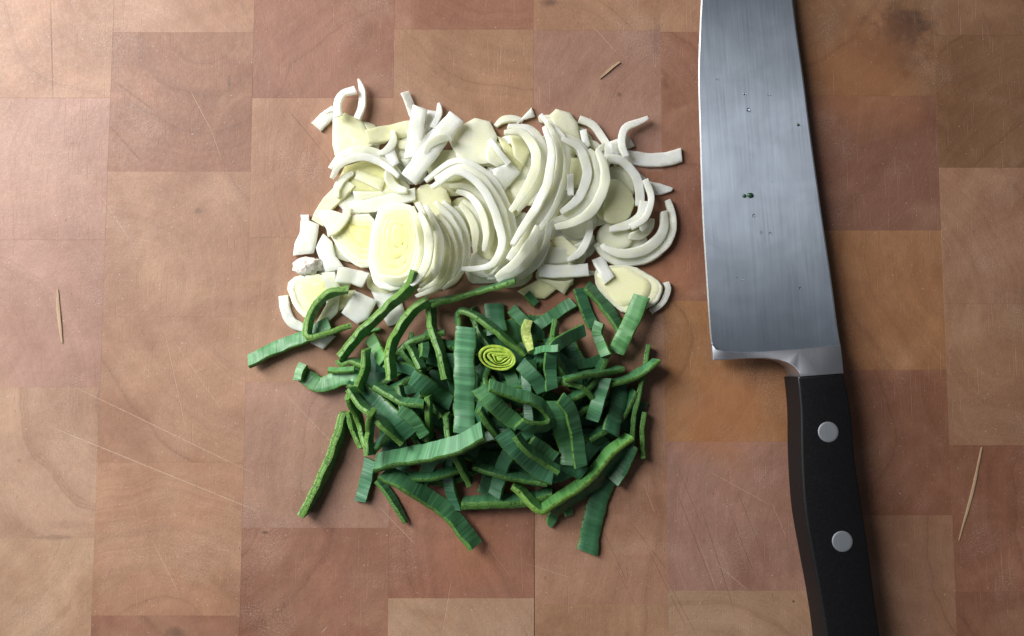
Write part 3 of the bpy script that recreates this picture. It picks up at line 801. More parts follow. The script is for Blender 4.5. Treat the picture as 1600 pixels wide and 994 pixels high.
# top centre
WP('translucent slice behind the diagonal strip, near the top centre', 'A', [(1120, 450), (1180, 370), (1290, 308), (1390, 330), (1440, 430), (1400, 600), (1200, 620)], tint=.15, t=2.4)
WP('thin white scrap between the two upright strips', 'A', [(985, 255), (1045, 265), (1020, 370), (955, 440)], t=1.6)
WR('folded white flake at the top of the upright strip', 'A', [(838, 145), (868, 215), (895, 285)], 14, t=1.4, roll=25, lift=1)
WR('upright white strip, left of the long diagonal strip', 'A', [(940, 238), (912, 390), (885, 570)], 24, t=2.2, lift=2, cup=.1)
WR('tiny pointed sliver poking up behind the diagonal strip', 'A', [(1057, 213), (1062, 290), (1020, 370)], 10, t=1.4, taper=(.4, 1), lift=1)
WR('narrow bright strip tucked under the long diagonal strip', 'A', [(905, 540), (1000, 440), (1085, 365)], 17, t=1.6)
WR('long straight diagonal strip at the top centre', 'A', [(1170, 300), (1025, 490), (862, 710)], 28, t=2.4, lift=2.5, cup=.08)
# left side
WR('cream slice edge on the left flank above the yellow disc', 'A', [(275, 990), (350, 860), (480, 728)], 23, tint=.3, t=2.6)
WR('level white band crossing above the two yellow discs', 'A', [(478, 892), (610, 880), (760, 842), (905, 800)], 21, tint=.08, t=2.4, lift=2)
WD('yellow centred slice half hidden behind the rounder yellow slice', 'C', [(262, 40), (360, 30), (470, 70), (640, 55), (640, 250), (620, 405), (540, 410), (430, 320), (350, 190)], (590, 190), (1, .88, .72, .56, .42), (.2, .45, .62, .72, .82), t=2.4, lift=2)
WR('crescent rim hugging the left yellow slice', 'C', [(340, 180), (400, 150), (455, 85), (465, 20)], 13, tint=.1, t=2.4, lift=1)
WD('rounder slice with concentric rings and a strong yellow centre', 'Z', [(408, 505), (480, 490), (535, 505), (562, 600), (556, 700), (530, 780), (465, 826), (390, 806), (364, 720), (376, 600)], (480, 600), (1, .88, .77, .62, .46, .27), (.05, .26, .50, .58, .64, .68), t=3.0, lift=4)
WP('bright white blocky piece at the left edge of the heap', 'C', [(225, 105), (285, 130), (270, 230), (250, 315), (115, 330), (125, 250), (160, 180), (165, 100)], t=3.0, lift=1)
WP('tiny white square above the blocky piece on the left edge', 'C', [(163, 65), (217, 63), (222, 108), (170, 112)], t=1.8)
WP('smooth white piece between the blocky piece and the ringed slices', 'C', [(312, 185), (370, 240), (390, 330), (450, 410), (330, 440), (290, 360), (258, 275)], t=2.6, lift=1)
WD('lower left slice with pale rings, nearest the leftmost green strip', 'C', [(70, 518), (140, 455), (320, 445), (345, 560), (260, 700), (200, 745), (120, 665)], (310, 530), (1, .80, .58, .34), (.18, .42, .58, .66), t=2.8)
WR('crescent lying on the board at the lower left corner', 'C', [(52, 592), (68, 680), (115, 760), (200, 805)], 16, t=2.4, taper=(.9, .7))
WP('long pale slice standing under the curved green strip', 'C', [(300, 440), (385, 432), (425, 540), (405, 700), (330, 770), (245, 795), (330, 650), (322, 520)], t=2.2, lift=1, tint=.1)
WP('ragged white end peeping from under the leftmost green strip', 'C', [(200, 880), (330, 830), (395, 850), (310, 937)], t=2)
WP('yellowish scrap beside the tilted white square', 'C', [(400, 560), (520, 550), (520, 640), (410, 690)], t=2, tint=.4)
WR('bright white block lying over the ringed slices, lower left', 'C', [(405, 452), (490, 462), (590, 490)], 24, t=2.9, lift=2)
WP('tilted white square above the long green strip', 'C', [(515, 555), (660, 620), (600, 740), (530, 775), (428, 700)], t=2.0, lift=2)
WP('white slice partly covered by the straight green strip', 'C', [(620, 560), (800, 562), (840, 690), (830, 760), (730, 790), (660, 650)], t=2.2)
# slim curls caught between the larger slices
for x, y, a, rr, sp in ((585, 215, .4, 30, 1.6), (640, 270, 2.4, 34, 1.5), (700, 245, 4.0, 36, 1.4), (760, 250, 1.0, 30, 1.7), (850, 215, 5.2, 34, 1.5), (905, 250, 5.8, 36, 1.6), (930, 300, .2, 40, 1.5),
                         (890, 360, 1.0, 36, 1.5), (830, 380, .4, 40, 1.4), (760, 400, 1.6, 34, 1.5), (700, 360, 5.6, 40, 1.6), (620, 410, 1.4, 34, 1.5), (560, 300, 3.6, 34, 1.5), (955, 250, 4.4, 26, 1.7), (985, 340, .8, 34, 1.4), (920, 400, 2.0, 32, 1.4), (870, 300, 3.2, 34, 1.4), (800, 210, 4.4, 30, 1.5)):
    WR('slim white leek curl tangled between the larger slices of the heap', 'X', [(x + math.cos(a + q * sp) * rr, y + math.sin(a + q * sp) * rr * .85) for q in (-.5, -.2, .1, .4, .6)], rnd.uniform(10, 17), tint=rnd.uniform(0, .15), taper=(.5, .5), cup=.1, roll=rnd.uniform(-30, 30), sink=.6)
# centre crescents
WP('cream piece above the ringed slice at the middle of the heap', 'Z', [(520, 470), (570, 420), (650, 430), (680, 500), (640, 560), (560, 540)], tint=.3, t=2.0, lift=1.5, rnd_it=1)
WR('outermost crescent of the nested set right of the ringed slice', 'Z', [(610, 470), (690, 560), (718, 660), (690, 760), (590, 835)], 24, t=2.4, taper=(.6, .4), cup=.15, lift=1, tint=.0)
WR('third crescent counted outwards from the ringed slice', 'Z', [(585, 500), (655, 600), (668, 690), (635, 780), (540, 835)], 23, t=2.4, taper=(.6, .4), cup=.15, lift=1.3, tint=.04)
WR('second crescent counted outwards from the ringed slice', 'Z', [(560, 490), (610, 600), (620, 680), (590, 770), (510, 825)], 22, t=2.4, taper=(.6, .4), cup=.15, lift=1.6, tint=.05)
WR('first crescent hugging the right side of the ringed slice', 'Z', [(530, 490), (570, 590), (578, 680), (545, 770), (480, 815)], 24, t=2.6, taper=(.6, .4), cup=.12, lift=1.8, tint=.1)
WR('short curved layer in the hollow of the big central arc', 'Z', [(690, 470), (755, 540), (775, 620), (770, 690)], 22, t=2.2, cup=.12, taper=(.7, .4), tint=.06)
WR('slim curved layer inside the big central arc', 'Z', [(650, 440), (740, 450), (800, 530), (815, 620), (795, 690)], 22, t=2.2, cup=.14, taper=(.7, .4), lift=1, tint=.02)
WR('big hooked arc at the very centre of the heap', 'Z', [(590, 425), (670, 365), (755, 372), (830, 460), (880, 590), (872, 700), (800, 757), (712, 750)], 33, t=2.8, cup=.2, taper=(.7, .55), lift=1.5)
# top right of centre
WP('triangular white chip at the top of the long pair of crescents', 'B', [(335, 238), (358, 300), (275, 325), (208, 372)], t=1.8)
WP('white folded block left of the long pair of crescents', 'B', [(32, 520), (72, 458), (125, 500), (180, 600), (110, 630), (45, 590)], tint=.1, t=2.6, lift=1)
WP('amber inner face left of the long pair of crescents', 'B', [(110, 420), (180, 470), (292, 585), (262, 655), (185, 610)], tint=.42, t=1.8)
WR('narrow ridge strip along the folded block', 'B', [(62, 452), (120, 520), (190, 605)], 9, t=1.6, lift=1.5)
WR('little upright post beside the amber inner face', 'B', [(205, 390), (200, 440), (195, 480)], 9, t=2)
WP('white squarish slice under the folded block', 'B', [(85, 640), (200, 592), (265, 660), (140, 800), (85, 750)], t=2.2, lift=1)
WP('cream cup shaped slice at the top right of the heap', 'B', [(448, 290), (492, 250), (580, 272), (632, 340), (650, 460), (640, 560), (560, 470), (490, 380)], tint=.14, t=2.8)
WR('thin arched strip under the cream cup shaped slice', 'B', [(520, 430), (620, 480), (690, 590), (705, 720), (650, 850)], 20, t=2.4, taper=(.6, .5), tint=.08, lift=1)
WR('slim arched strip at the far top right, board visible inside it', 'B', [(640, 318), (725, 350), (785, 425), (828, 500), (822, 590), (800, 650)], 12, t=2.0, tint=.05)
WP('small white cube in the gap under the slim arched strip', 'B', [(642, 388), (690, 378), (718, 488), (675, 525)], t=2.2)
WP('yellow slice seen inside the short arc of the long pair', 'B', [(190, 420), (280, 420), (330, 520), (280, 620), (220, 560)], tint=.32, t=1.8)
WR('inner one of the long pair of crescents, hooked at its top', 'Z', [(868, 225), (930, 216), (985, 262), (1003, 345), (975, 430), (900, 530)], 27, t=2.4, taper=(.45, .5), cup=.16, lift=2)
WR('outer one of the long pair of crescents, the longest white piece', 'Z', [(975, 180), (1045, 205), (1073, 320), (1055, 440), (1005, 540), (940, 625), (870, 730)], 37, t=2.6, taper=(.5, .6), cup=.16, lift=2.5)
WP('white wedge under the tiny bright rod', 'B', [(498, 885), (520, 800), (560, 775), (605, 825)], t=2.2, lift=1)
WR('tiny bright white rod lying on top of the heap', 'B', [(580, 672), (583, 740), (592, 812)], 10, t=2.2, lift=3)
WR('long white crescent sweeping right from the tail of the long pair', 'Z', [(1040, 575), (1110, 560), (1185, 510), (1232, 410), (1222, 330), (1175, 280)], 28, t=2.4, taper=(.7, .5), cup=.18, lift=1)
WR('slim arc between the long pair and the sweeping crescent', 'Z', [(1085, 255), (1150, 290), (1178, 380), (1150, 470), (1080, 530)], 15, t=2.0, taper=(.5, .5), cup=.1, lift=1.5)
# right side
WP('crumpled white piece where the two right hand spikes meet', 'B', [(838, 462), (960, 415), (1002, 490), (925, 525), (875, 635), (845, 560)], t=2.2)
WR('ribbed white strip reaching out towards the knife blade', 'B', [(940, 560), (1090, 582), (1210, 575), (1306, 548)], 22, t=2.2)
WR('pointed dull sliver below the ribbed strip', 'B', [(1010, 700), (1120, 765), (1242, 772)], 18, t=2.0, taper=(1, .25))
WR('twisted thin spike at the upper right, tip in the air', 'B', [(1084, 305), (1000, 345), (930, 385), (912, 470), (945, 560)], 12, t=2.4, taper=(.5, .8), lift=1.5)
WR('thin curved strip hanging over the round slice on the right', 'B', [(820, 568), (920, 590), (1000, 680), (1035, 790), (1030, 880)], 14, t=2.2, lift=1.5)
WP('dull cream round slice inside the rightmost ring', 'B', [(810, 705), (900, 705), (980, 780), (1005, 865), (960, 970), (860, 1000), (790, 960)], tint=.28, t=2.4, rnd_it=1)
WR('large outer ring at the right edge of the heap', 'Z', [(1468, 485), (1482, 580), (1440, 655), (1350, 695), (1260, 685), (1215, 640)], 29, t=3.0, cup=.16, taper=(.75, .5))
WR('thin rim lying under the large outer ring at the right edge', 'Z', [(1478, 560), (1450, 660), (1370, 705), (1290, 705)], 20, t=2.2, taper=(.5, .4), zfix=.3)
WR('smaller ring nested in the large outer ring', 'X', [(1005, 315), (1000, 338), (980, 352), (952, 358)], 14, t=3.0, taper=(.8, .6), lift=1)
WR('inner curl of the right ring, upright on its edge', 'X', [(1008, 282), (1018, 310), (1008, 340), (985, 356)], 10, t=3.0, lift=1)
WP('small white nub sitting on the rightmost ring', 'Dd', [(1025, 150), (1045, 105), (1085, 105), (1095, 150), (1050, 180)], t=2.6, lift=1, rnd_it=1)
# lower right
WD('fan shaped slice at the lower right with a detached rim', 'Dd', [(735, 430), (800, 395), (980, 388), (1150, 480), (1190, 540), (1150, 640), (1040, 690), (930, 710), (830, 620), (750, 530)], (830, 470), (1, .93, .8), (.12, .26, .34), t=3.2)
WR('loose rim peeling off the fan shaped slice', 'Dd', [(1200, 505), (1212, 550), (1180, 630), (1105, 690)], 9, t=3.2)
WP('tan slice low down between the white and green piles', 'Dd', [(240, 560), (390, 475), (500, 545), (420, 610), (300, 600)], tint=.4, t=2)
WP('cream triangle at the bottom edge of the white heap', 'Dd', [(380, 480), (560, 495), (610, 480), (548, 582)], tint=.3, t=2)
WP('cream offcut under the small hooked strip', 'Dd', [(455, 215), (540, 200), (650, 300), (620, 350), (500, 300)], tint=.25, t=2)
WP('pale slice behind the level white ribbon at the lower right', 'Dd', [(430, 270), (560, 280), (620, 370), (420, 390), (390, 340)], tint=.1, t=2)
WR('small hooked strip above the level white ribbon', 'Dd', [(716, 108), (695, 220), (645, 310), (565, 362)], 12, t=2.2, taper=(.6, .5), lift=1)
WR('level white ribbon at the lower right of the heap', 'Dd', [(370, 428), (530, 432), (702, 420)], 20, t=2.4, lift=1)
WR('short flat strip lying across the fan shaped slice', 'Dd', [(762, 352), (800, 420), (838, 495)], 19, t=1.8, lift=.5)
WR('wide white crescent at the lower middle, touching the green pile', 'Z', [(1020, 560), (990, 660), (930, 735), (845, 785)], 38, t=2.4, taper=(.7, .4), cup=.14, lift=1)
# root end
def root_lump():
    vs, fs = [], []; n, mrow = 18, 9
    (cx, cy), = conv('C', [(205, 395)]); c = P(cx, cy, .004)
    h0 = hget(c.x, c.y) * .4
    for j in range(mrow + 1):
        th = math.pi * j / mrow
        for k in range(n):
            ph = 6.2832 * k / n
            d = Vector((math.cos(ph) * math.sin(th), math.sin(ph) * math.sin(th), math.cos(th)))
            r = 1 + .30 * noise.noise(d * 2.3) + .22 * noise.noise(d * 5 + Vector((3, 1, 0)))
            vs.append(Vector((c.x + d.x * r * .0052, c.y + d.y * r * .0034, h0 + .0030 + d.z * r * .0030)))
    for j in range(mrow):
        for k in range(n):
            fs.append((j * n + k, j * n + (k + 1) % n, (j + 1) * n + (k + 1) % n, (j + 1) * n + k))
    m, nt, bs = mat('leek_root'); b = NB(nt)
    nn = b.noise(b.scale(b.new('ShaderNodeTexCoord').outputs['Object'], 1000.), .8, 4, .7)
    nt.links.new(b.mix(b.ramp(nn, .35, .6), (0.64, 0.50, 0.43), (0.86, 0.84, 0.78)), bs.inputs['Base Color'])
    bs.inputs['Roughness'].default_value = .6; nt.links.new(b.bump(nn, .8, .0006), bs.inputs['Normal'])
    o = fix(link('root_end', vs, fs, m, sharp=60)); tag(o, 'crinkled pinkish white root end beside the blocky piece on the left edge', 'leek root')
root_lump()

# ---- green leek
hidden_g = 'dark green leek strip buried low in the green pile, partly covered'
fill = [(560, 520, 40), (620, 560, -60), (600, 640, 30), (650, 690, 70), (690, 560, 10), (700, 640, -40), (760, 520, 60), (780, 610, -20), (740, 700, 20), (800, 690, 80), (840, 560, -50),
        (860, 640, 40), (900, 560, 0), (880, 720, -30), (930, 640, 60), (940, 540, 40), (960, 690, -70), (700, 740, -10), (780, 760, 15), (850, 760, -60), (640, 600, 80), (820, 500, 20), (890, 500, -45), (835, 474, 25), (900, 478, -40), (785, 482, 8), (860, 488, 70), (730, 590, 50),
        (910, 780, 50), (660, 740, -35), (980, 610, 85), (600, 590, -10), (670, 520, 35), (950, 750, 65), (760, 660, -65), (820, 620, 10), (880, 600, 70), (920, 700, 20), (620, 660, -50), (800, 730, -5)]
for k_ in range(26):
    q, d_ = k_ * 2.399, math.sqrt((k_ + .5) / 26)
    x, y, a = 772 + 205 * d_ * math.cos(q), 632 + 118 * d_ * math.sin(q), rnd.uniform(0, 3.14)
    GR('broad dark green leek piece at the bottom of the green pile, nearly hidden', 'X', [(x - math.cos(a) * 42, y - math.sin(a) * 42), (x + rnd.uniform(-8, 8), y + rnd.uniform(-8, 8)), (x + math.cos(a) * 42, y + math.sin(a) * 42)], rnd.uniform(38, 50), roll=rnd.uniform(-15, 15), tint=rnd.uniform(0, .15), sink=.6, bloom=.22)  # shade of the gaps is put into the colour of these bottom pieces
fill += [(rnd.gauss(775, 105), rnd.gauss(625, 75), rnd.uniform(-90, 90)) for _ in range(46)]
fill = [f for f in fill if ((f[0] - 775) / 195) ** 2 + ((f[1] - 632) / 128) ** 2 < 1]
for x, y, a in fill:
    a = math.radians(a); L = rnd.uniform(45, 62); bend = rnd.uniform(-22, 22)
    GR(hidden_g, 'X', [(x - math.cos(a) * L, y - math.sin(a) * L), (x - math.sin(a) * bend, y + math.cos(a) * bend), (x + math.cos(a) * L, y + math.sin(a) * L)], rnd.uniform(15, 23), roll=rnd.choice((0, 20, -25, 50, 68, 78)), tint=rnd.uniform(.0, .25), sink=.7, bloom=.3, t=2.2)  # buried strips coloured darker to deepen the shadows in the pile
# outer, lying on the board
GR('pale flat green strip jutting out farthest to the left', 'E', [(38, 272), (190, 192), (400, 108), (560, 25)], 24, roll=30, tint=.3, bloom=1.0)
GR('long curved cut strip trailing down to the lower left', 'X', [(540, 645), (530, 680), (508, 737), (488, 778), (474, 802)], 22, roll=78, tint=.55, t=3.0)
GR('grey green flat stub pointing down at the lower left', 'G', [(695, 190), (660, 340), (615, 512)], 20, roll=-12, tint=.05, bloom=.9)
GR('thin dark pointed strip at the bottom, beside the grey green stub', 'G', [(740, 345), (830, 450), (900, 560), (960, 682)], 13, roll=55, taper=(1, .3), tint=.15)
GR('long dark strip running down to the bottom tip of the pile', 'G', [(800, 285), (920, 355), (1110, 465), (1290, 590), (1410, 740), (1500, 855)], 26, roll=40, tint=.2, t=2.6, bloom=.6)
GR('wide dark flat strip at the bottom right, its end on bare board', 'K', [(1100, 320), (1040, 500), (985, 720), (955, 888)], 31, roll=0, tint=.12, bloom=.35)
GR('short green tab below the pale hooked strip', 'K', [(720, 560), (690, 620), (672, 690)], 16, roll=20, tint=.4, taper=(1, .3))
GR('second green tab right beside the short tab at the bottom', 'K', [(790, 520), (812, 560), (815, 605)], 13, roll=20, tint=.4)
GR('dark thin strip standing along the right edge of the pile', 'F', [(1295, 170), (1275, 340), (1235, 500), (1195, 690), (1200, 840)], 20, roll=78, tint=.15)
GR('shorter dark strip at the far right edge, outside the thin one', 'F', [(1272, 600), (1255, 740), (1268, 880)], 20, roll=78, tint=.25)
GR('smooth dark rounded strip along the bottom of the pile', 'K', [(10, 512), (250, 500), (470, 490), (620, 455), (700, 430)], 24, roll=70, tint=.2, t=3.4)
GR('dim strip just above the smooth bottom strip', 'K', [(90, 225), (300, 290), (500, 330), (670, 352)], 20, roll=65, tint=.15)
GR('folded wavy strip end curling up at the left side', 'E', [(375, 345), (430, 390), (500, 420), (590, 395), (700, 360), (760, 380)], 25, roll=12, tint=.45, bloom=.9, arch=1)
GR('small bright end standing beside the wavy strip', 'E', [(350, 390), (372, 330), (395, 290)], 15, roll=15, tint=.6)
GR('thin frayed strip above the wavy strip', 'E', [(553, 322), (620, 325), (720, 318)], 9, roll=40, tint=.6, t=1.6)
GR('hooked lower turn of the long left strip', 'E', [(625, 250), (640, 285), (700, 265), (775, 288)], 20, roll=70, tint=.5)
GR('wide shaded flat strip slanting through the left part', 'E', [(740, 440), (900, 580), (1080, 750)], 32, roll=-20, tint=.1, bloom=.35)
GR('bumpy cut strip along the lower edge of the wide shaded one', 'E', [(690, 450), (780, 560), (880, 650), (1030, 790)], 18, roll=75, tint=.5)
GR('dark thin strip crossing the left of the pile to the right', 'E', [(855, 420), (960, 485), (1040, 530), (1165, 545)], 20, roll=72, tint=.25)
GR('short upright strip left of the light flat piece', 'E', [(1195, 490), (1203, 620), (1200, 770)], 18, roll=76, tint=.4)
GR('light flat piece lying under the short upright strip', 'E', [(1015, 575), (1100, 640), (1175, 745)], 18, roll=-10, tint=.3, bloom=1)
GR('leftmost of three strips converging above the grey stub', 'E', [(690, 590), (720, 700), (775, 830)], 20, roll=70, tint=.5)
GR('middle of three strips converging above the grey stub', 'E', [(678, 480), (735, 600), (775, 720), (815, 850)], 20, roll=74, tint=.5)
GR('rightmost of three strips converging above the grey stub', 'E', [(835, 600), (818, 740), (812, 880)], 20, roll=76, tint=.45)
# top fringe
GR('dark teal square piece near the top, below the white heap', 'Dd', [(85, 640), (100, 740), (112, 840)], 30, tint=.05, bloom=.4)
GR('dark flat strip pointing up towards the level white ribbon', 'Dd', [(640, 545), (685, 680), (735, 790)], 19, roll=15, tint=.1, bloom=.55)
GR('long dark strip beside the fan shaped white slice', 'Dd', [(695, 525), (800, 640), (880, 755), (935, 860)], 24, roll=45, tint=.15)
GR('small flat piece below the tan white slice', 'Dd', [(205, 675), (255, 730), (310, 785)], 19, roll=10, tint=.15, bloom=.7)
GR('tiny stub at the top edge of the green pile', 'Dd', [(300, 575), (330, 610), (360, 645)], 12, roll=20, tint=.2)
GR('striped flat strip at the top right, pointing to the upper right', 'Dd', [(370, 790), (480, 710), (600, 632)], 19, roll=12, tint=.15, bloom=1)
GR('cut strip running down right past the bright heart', 'X', [(716, 508), (717, 488), (735, 490), (760, 504), (790, 530), (822, 556)], 22, roll=72, tint=.35)
GR('thick upright strip left of the tall flat one, top in the middle', 'X', [(673, 472), (676, 510), (688, 548), (698, 594)], 19, roll=68, tint=.4, t=2.6)
GR('strip slanting up right along the foot of the white heap', 'X', [(672, 476), (715, 464), (760, 452), (806, 438)], 22, roll=72, tint=.4)
# middle
GR('small dark strip in the hollow left of the tall flat strip', 'E', [(1075, 158), (1115, 225), (1155, 315)], 16, roll=60, tint=.25)
GR('little stub in the hollow left of the tall flat strip', 'E', [(1170, 145), (1172, 190), (1165, 250)], 12, roll=30, tint=.25)
GR('bright short flat strip next to the long left strip', 'E', [(818, 108), (865, 180), (915, 270)], 20, roll=-15, tint=.85, bloom=.7)
GR('thin bright sliver above the bright short flat strip', 'E', [(775, 90), (830, 72), (888, 60)], 6, roll=30, tint=.9, t=1.4)
GR('upright cut strip below the bright short flat strip', 'E', [(800, 185), (785, 330), (738, 455)], 20, roll=74, tint=.5)
GR('teal flat strip left of the tall flat strip, banded across', 'E', [(1085, 365), (1210, 445), (1345, 535)], 25, roll=-8, tint=.08, bloom=1)
GR('dark flat strip under the bright heart', 'F', [(470, 285), (560, 380), (625, 465)], 22, roll=0, tint=.1, bloom=.5)
GR('shaded arched strip right of the bright heart', 'F', [(880, 65), (765, 125), (685, 190), (660, 300), (672, 445)], 19, roll=15, tint=.1, bloom=.6, arch=2)
GR('small pale blade between the bud and the arched strip', 'F', [(560, 205), (630, 188), (720, 182)], 11, roll=10, tint=.2, bloom=1)
GR('green flat strip slanting down right below the tall flat one', 'F', [(200, 440), (320, 560), (455, 685)], 25, roll=8, tint=.4, bloom=.7)
GR('hairpin strip folded back on itself in the middle', 'F', [(265, 425), (420, 475), (560, 525), (650, 590), (672, 650), (620, 690), (540, 690), (465, 670)], 22, roll=50, tint=.2, bloom=1)
GR('grey flat strip at the lower middle, below the hairpin', 'F', [(350, 730), (450, 850), (560, 945), (680, 1010)], 27, roll=12, tint=.03, bloom=.8)
GR('small light flat piece below the hairpin', 'F', [(530, 790), (600, 830), (690, 900)], 22, roll=5, tint=.25, bloom=.9)
GR('bumpy cut strip over the grey flat strip', 'F', [(445, 745), (500, 820), (600, 895), (715, 970)], 20, roll=68, tint=.2)
GR('left one of the two ribbed flats in the lower middle', 'F', [(690, 520), (725, 680), (770, 810), (790, 945)], 27, roll=0, tint=.28, bloom=.6)
GR('right one of the two ribbed flats in the lower middle', 'F', [(730, 505), (795, 590), (830, 740), (858, 950)], 21, roll=25, tint=.18, bloom=.7, lift=1)
GR('wide dark flat strip standing along the right side', 'F', [(1110, 410), (1095, 560), (1050, 740)], 27, roll=20, tint=.06, bloom=.4)
GR('thin dark strip lying level on the right side', 'F', [(748, 388), (850, 362), (980, 340), (1125, 312)], 18, roll=74, tint=.25)
GR('cut strip jutting out to the right edge', 'F', [(1050, 408), (1170, 378), (1270, 320), (1355, 258)], 22, roll=68, tint=.3)
GR('light blue green strip leaning on the right side', 'F', [(1018, 380), (982, 500), (935, 645)], 21, roll=-15, tint=.1, bloom=1)
GR('small curled strip left of the pale upright one at the top right', 'F', [(985, 15), (968, 100), (1025, 235)], 17, roll=-30, tint=.4, bloom=.9)
GR('pale upright flat strip at the top right corner', 'X', [(1003, 463), (985, 505), (962, 552)], 26, roll=-14, tint=.5, bloom=.9, lift=1)
GR('pale hooked strip with open pores along the bottom right', 'K', [(395, 365), (480, 450), (560, 530), (615, 560), (670, 525), (760, 470), (880, 390), (980, 310), (1060, 210), (1140, 120), (1285, 8)], 22, roll=64, tint=.85, t=2.4, lift=1)
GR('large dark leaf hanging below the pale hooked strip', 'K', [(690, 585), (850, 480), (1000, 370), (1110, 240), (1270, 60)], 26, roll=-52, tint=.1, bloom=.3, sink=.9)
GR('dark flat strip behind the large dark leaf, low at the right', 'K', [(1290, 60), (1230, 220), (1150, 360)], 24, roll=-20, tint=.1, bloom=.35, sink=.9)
# long strips on top at the left
GR('thin arc of green laid over the lower left white slices', 'X', [(545, 453), (519, 457), (498, 472), (484, 497), (482, 525), (510, 521), (548, 508)], 20, roll=80, tint=.75, t=2.3, lift=1)
GR('long straight strip slanting up into the white heap', 'X', [(650, 425), (638, 452), (608, 478), (575, 510), (548, 540), (532, 560)], 18, roll=62, tint=.6, t=2.5, lift=2)
GR('long bent strip hanging down from the white heap', 'X', [(670, 470), (648, 484), (625, 515), (610, 550), (612, 592)], 18, roll=62, tint=.65, t=2.5, lift=2)
GR('tall flat banded strip upright in the middle, on top of the pile', 'F', [(117, 45), (108, 250), (110, 480), (107, 738)], 31, roll=-4, tint=.12, bloom=1.05, lift=3)
GR('broad striped strip lying level on top, bright cut edge below', 'G', [(740, 215), (900, 175), (1100, 140), (1300, 95), (1450, 40), (1560, -30)], 30, roll=42, tint=.18, bloom=1.1, t=3.0, lift=3)
# bright heart and bud
HM, nh, bh = mat('leek_heart'); b = NB(nh)
_uv = b.new('ShaderNodeUVMap', uv_map='UVMap').outputs[0]
nh.links.new(b.mix(b.ramp(b.noise(_uv, .7, 3, .6), .3, .7), (0.27, 0.46, 0.04), (0.55, 0.70, 0.12)), bh.inputs['Base Color'])
bh.inputs['Roughness'].default_value = .4; bh.inputs['Subsurface Weight'].default_value = .3; bh.inputs['Subsurface Scale'].default_value = .001
def heart():
    cx, cy = 777, 559; a0 = math.radians(14)
    def el(k, ox=0, oy=0):
        r = []
        for q in [6.2832 * i / 40 for i in range(40)]:
            wv = 1 + .16 * (1 - k) * math.sin(3 * q + 9 * k)
            u, v = math.cos(q) * 30 * k ** .8 * wv, math.sin(q) * 19.5 * k ** 1.25 * wv + (1 - k) * 5 * math.sin(2.2 * math.cos(q) + 2)
            r.append((cx + ox + math.cos(a0) * u - math.sin(a0) * v, cy + oy + math.sin(a0) * u + math.cos(a0) * v))
        return r
    o = el(1)
    z0 = max(hget(P(x, y, .012).x, P(x, y, .012).y) for x, y in o) * .85
    zfun = lambda p: z0 + (p.x - P(cx, cy, .012).x) * -.1
    root = empty('leek_heart', P(cx, cy, z0)); tag(root, 'bright yellow green leek heart slice with spiralled layers in the green pile', 'leek slice')
    for k, n_, ox in ((1, .83, 0), (.80, .62, 2), (.58, .42, 4), (.38, .24, 5)):
        shell('layer', el(k, ox), el(n_, ox + .3, .5), zfun, 3 + rnd.uniform(-.25, .25), HM, root, .5, .12, .2)
    shell('layer', el(.2, 5.5), None, zfun, 3, HM, root, .5, .2)
    stamp(o, zfun, 3)
heart()
BM, nb_, bbs = mat('leek_bud'); b = NB(nb_)
_uv = b.new('ShaderNodeUVMap', uv_map='UVMap').outputs[0]
nb_.links.new(b.mix(b.ramp(b.noise(_uv, .8, 3, .6), .3, .7), (0.24, 0.38, 0.07), (0.58, 0.62, 0.22)), bbs.inputs['Base Color'])
bbs.inputs['Roughness'].default_value = .4
ribbon('leek_strip', 'short pale yellow green bud above the bright heart', ST, GG, 'F', [(522, 0), (505, 60), (515, 130), (540, 205)], 15, t=3.2, mats=[BM, BM], cup=.2, lift=1.5, taper=(.8, .6))

# ------------------------------------------------------------------ small things
SM, ns, bss = mat('splinter_wood'); b = NB(ns)
_uv = b.new('ShaderNodeUVMap', uv_map='UVMap').outputs[0]
ns.links.new(b.mix(b.noise(b.vm('MULTIPLY', _uv, (.3, 3, 1)), 1, 3, .6), (0.30, 0.19, 0.11), (0.44, 0.31, 0.20)), bss.inputs['Base Color']); bss.inputs['Roughness'].default_value = .7
SG = 'wood splinters on the board'
ribbon('wood_splinter', 'pale pointed splinter at the far left of the board', 'splinter', SG, 'X', [(90, 452), (92, 490), (97, 536)], 5.5, t=.3, mats=[SM, SM], taper=(.3, .4), zfix=.02)
ribbon('wood_splinter', 'long thin pale splinter at the right, beyond the knife handle', 'splinter', SG, 'X', [(1534, 699), (1519, 770), (1498, 845)], 4.2, t=.2, mats=[SM, SM], taper=(.5, .25), zfix=.02)
ribbon('wood_splinter', 'tiny wood chip on bare board above the white leek', 'splinter', SG, 'X', [(968, 97), (955, 107), (937, 123)], 4, t=.5, mats=[SM, SM], taper=(1, .4), zfix=.02)
WM, nw2, bw2 = mat('water'); bw2.inputs['Base Color'].default_value = (.95, .97, 1, 1); bw2.inputs['Transmission Weight'].default_value = 1; bw2.inputs['Roughness'].default_value = .05; bw2.inputs['IOR'].default_value = 1.33
FM_, nf, bf = mat('green_fleck'); bf.inputs['Base Color'].default_value = (0.02, 0.06, 0.03, 1); bf.inputs['Roughness'].default_value = .35
def zblade(px, py):
    "height of the blade's upper face at a pixel"
    best = min(range(N + 1), key=lambda i: abs((E[i][1] + (Sp[i][1] - E[i][1]) * .5) - py))
    k = best / N; ex = E[best][0]; sx = Sp[best][0]; q = (px - ex) / (sx - ex)
    zl = (7.2 - 3.6 * k); th = 3.0 - 1.9 * k
    return (zl + (.55 + (.35 * th - .55) * q / .4 if q < .4 else .35 * th + (.5 - .35) * th * (q - .4) / .6)) * MM
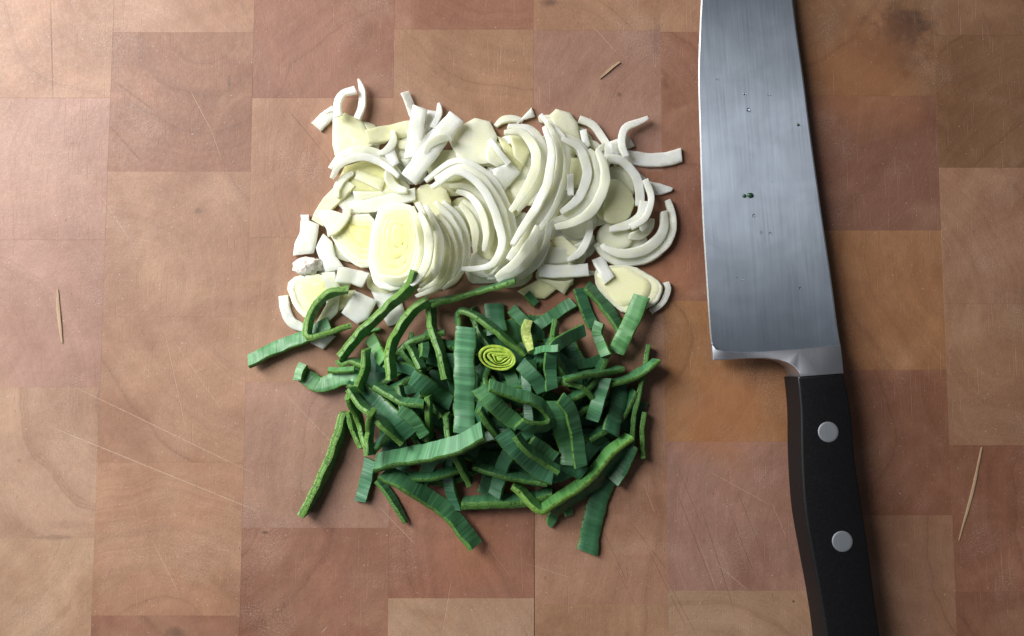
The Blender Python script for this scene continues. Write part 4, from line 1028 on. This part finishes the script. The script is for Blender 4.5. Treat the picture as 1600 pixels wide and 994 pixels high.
def blob(name, x, y, rx, ry, h, m, label, cat, group):
    z = zblade(x, y); c = P(x, y, z); vs, fs = [], []; n = 12
    sd = rnd.uniform(0, 50)
    for r, zz in ((1, -.03), (.85, .45), (.5, .85), (.15, 1)):
        for k in range(n):
            a = 6.2832 * k / n; q = 1 + .3 * noise.noise(Vector((math.cos(a), math.sin(a), sd)))
            vs.append(c + Vector((math.cos(a) * r * rx * S * q, math.sin(a) * r * ry * S * q, zz * h * MM)))
    for j in range(3):
        for k in range(n): fs.append((j * n + k, j * n + (k + 1) % n, (j + 1) * n + (k + 1) % n, (j + 1) * n + k))
    fs.append(tuple(range(3 * n, 4 * n)))
    tag(link(name, vs, fs, m), label, cat, group)
WG = 'water droplets on the blade'
for i, (x, y, r) in enumerate(((1169, 172, 4), (1163, 147, 2.2), (1201, 148, 2.2), (1121, 124, 2.0), (1178, 337, 3.4), (1189, 363, 2.4), (1203, 365, 2.8), (1250, 451, 2.8), (1160, 437, 2.2), (1152, 434, 1.6), (1207, 284, 1.8))):
    lab = {0: 'largest water droplet, high up on the blade', 4: 'water droplet just below the dark green flecks', 7: 'lone water droplet nearest the spine, low on the blade'}.get(i, 'tiny water droplet on the steel blade')
    blob('water_droplet', x, y, r * .75, r * .85, .2 + r * .07, WM, lab, 'droplet', WG)
blob('leek_fleck', 1172, 305, 5, 4.5, .7, FM_, 'larger of the two dark green flecks stuck on the blade', 'leek fleck', 'green flecks on the blade')
blob('leek_fleck', 1163, 306, 3, 3, .6, FM_, 'smaller of the two dark green flecks stuck on the blade', 'leek fleck', 'green flecks on the blade')
blob('leek_fleck', 1247, 195, 2.2, 2, .4, FM_, 'tiny dark speck near the spine of the blade', 'leek fleck', 'green flecks on the blade')
print('pile top mm', max(max(r) for r in H) * 1000)

# ------------------------------------------------------------------ leave out pieces of the heaps that nothing shows of
bpy.context.view_layer.update()
dg = bpy.context.evaluated_depsgraph_get()
drop = []
for o in list(COL.objects):
    if o.type != 'MESH' or not any(k in str(o.get('label', '')) for k in ('buried', 'nearly hidden', 'tangled')): continue
    vs = [o.matrix_world @ v.co for v in o.data.vertices][::3]
    seen = 0
    for v in vs:
        d = (v - CAM).normalized()
        hit, loc, nr, ix, ob, mw_ = SC.ray_cast(dg, CAM, d)
        if hit and ob.name == o.name: seen += 1
    if seen <= max(1, .04 * len(vs)): drop.append(o)
print('pieces nothing shows of:', len(drop), 'top', max(max(r) for r in H) * 1000)
for o in drop: bpy.data.objects.remove(o)
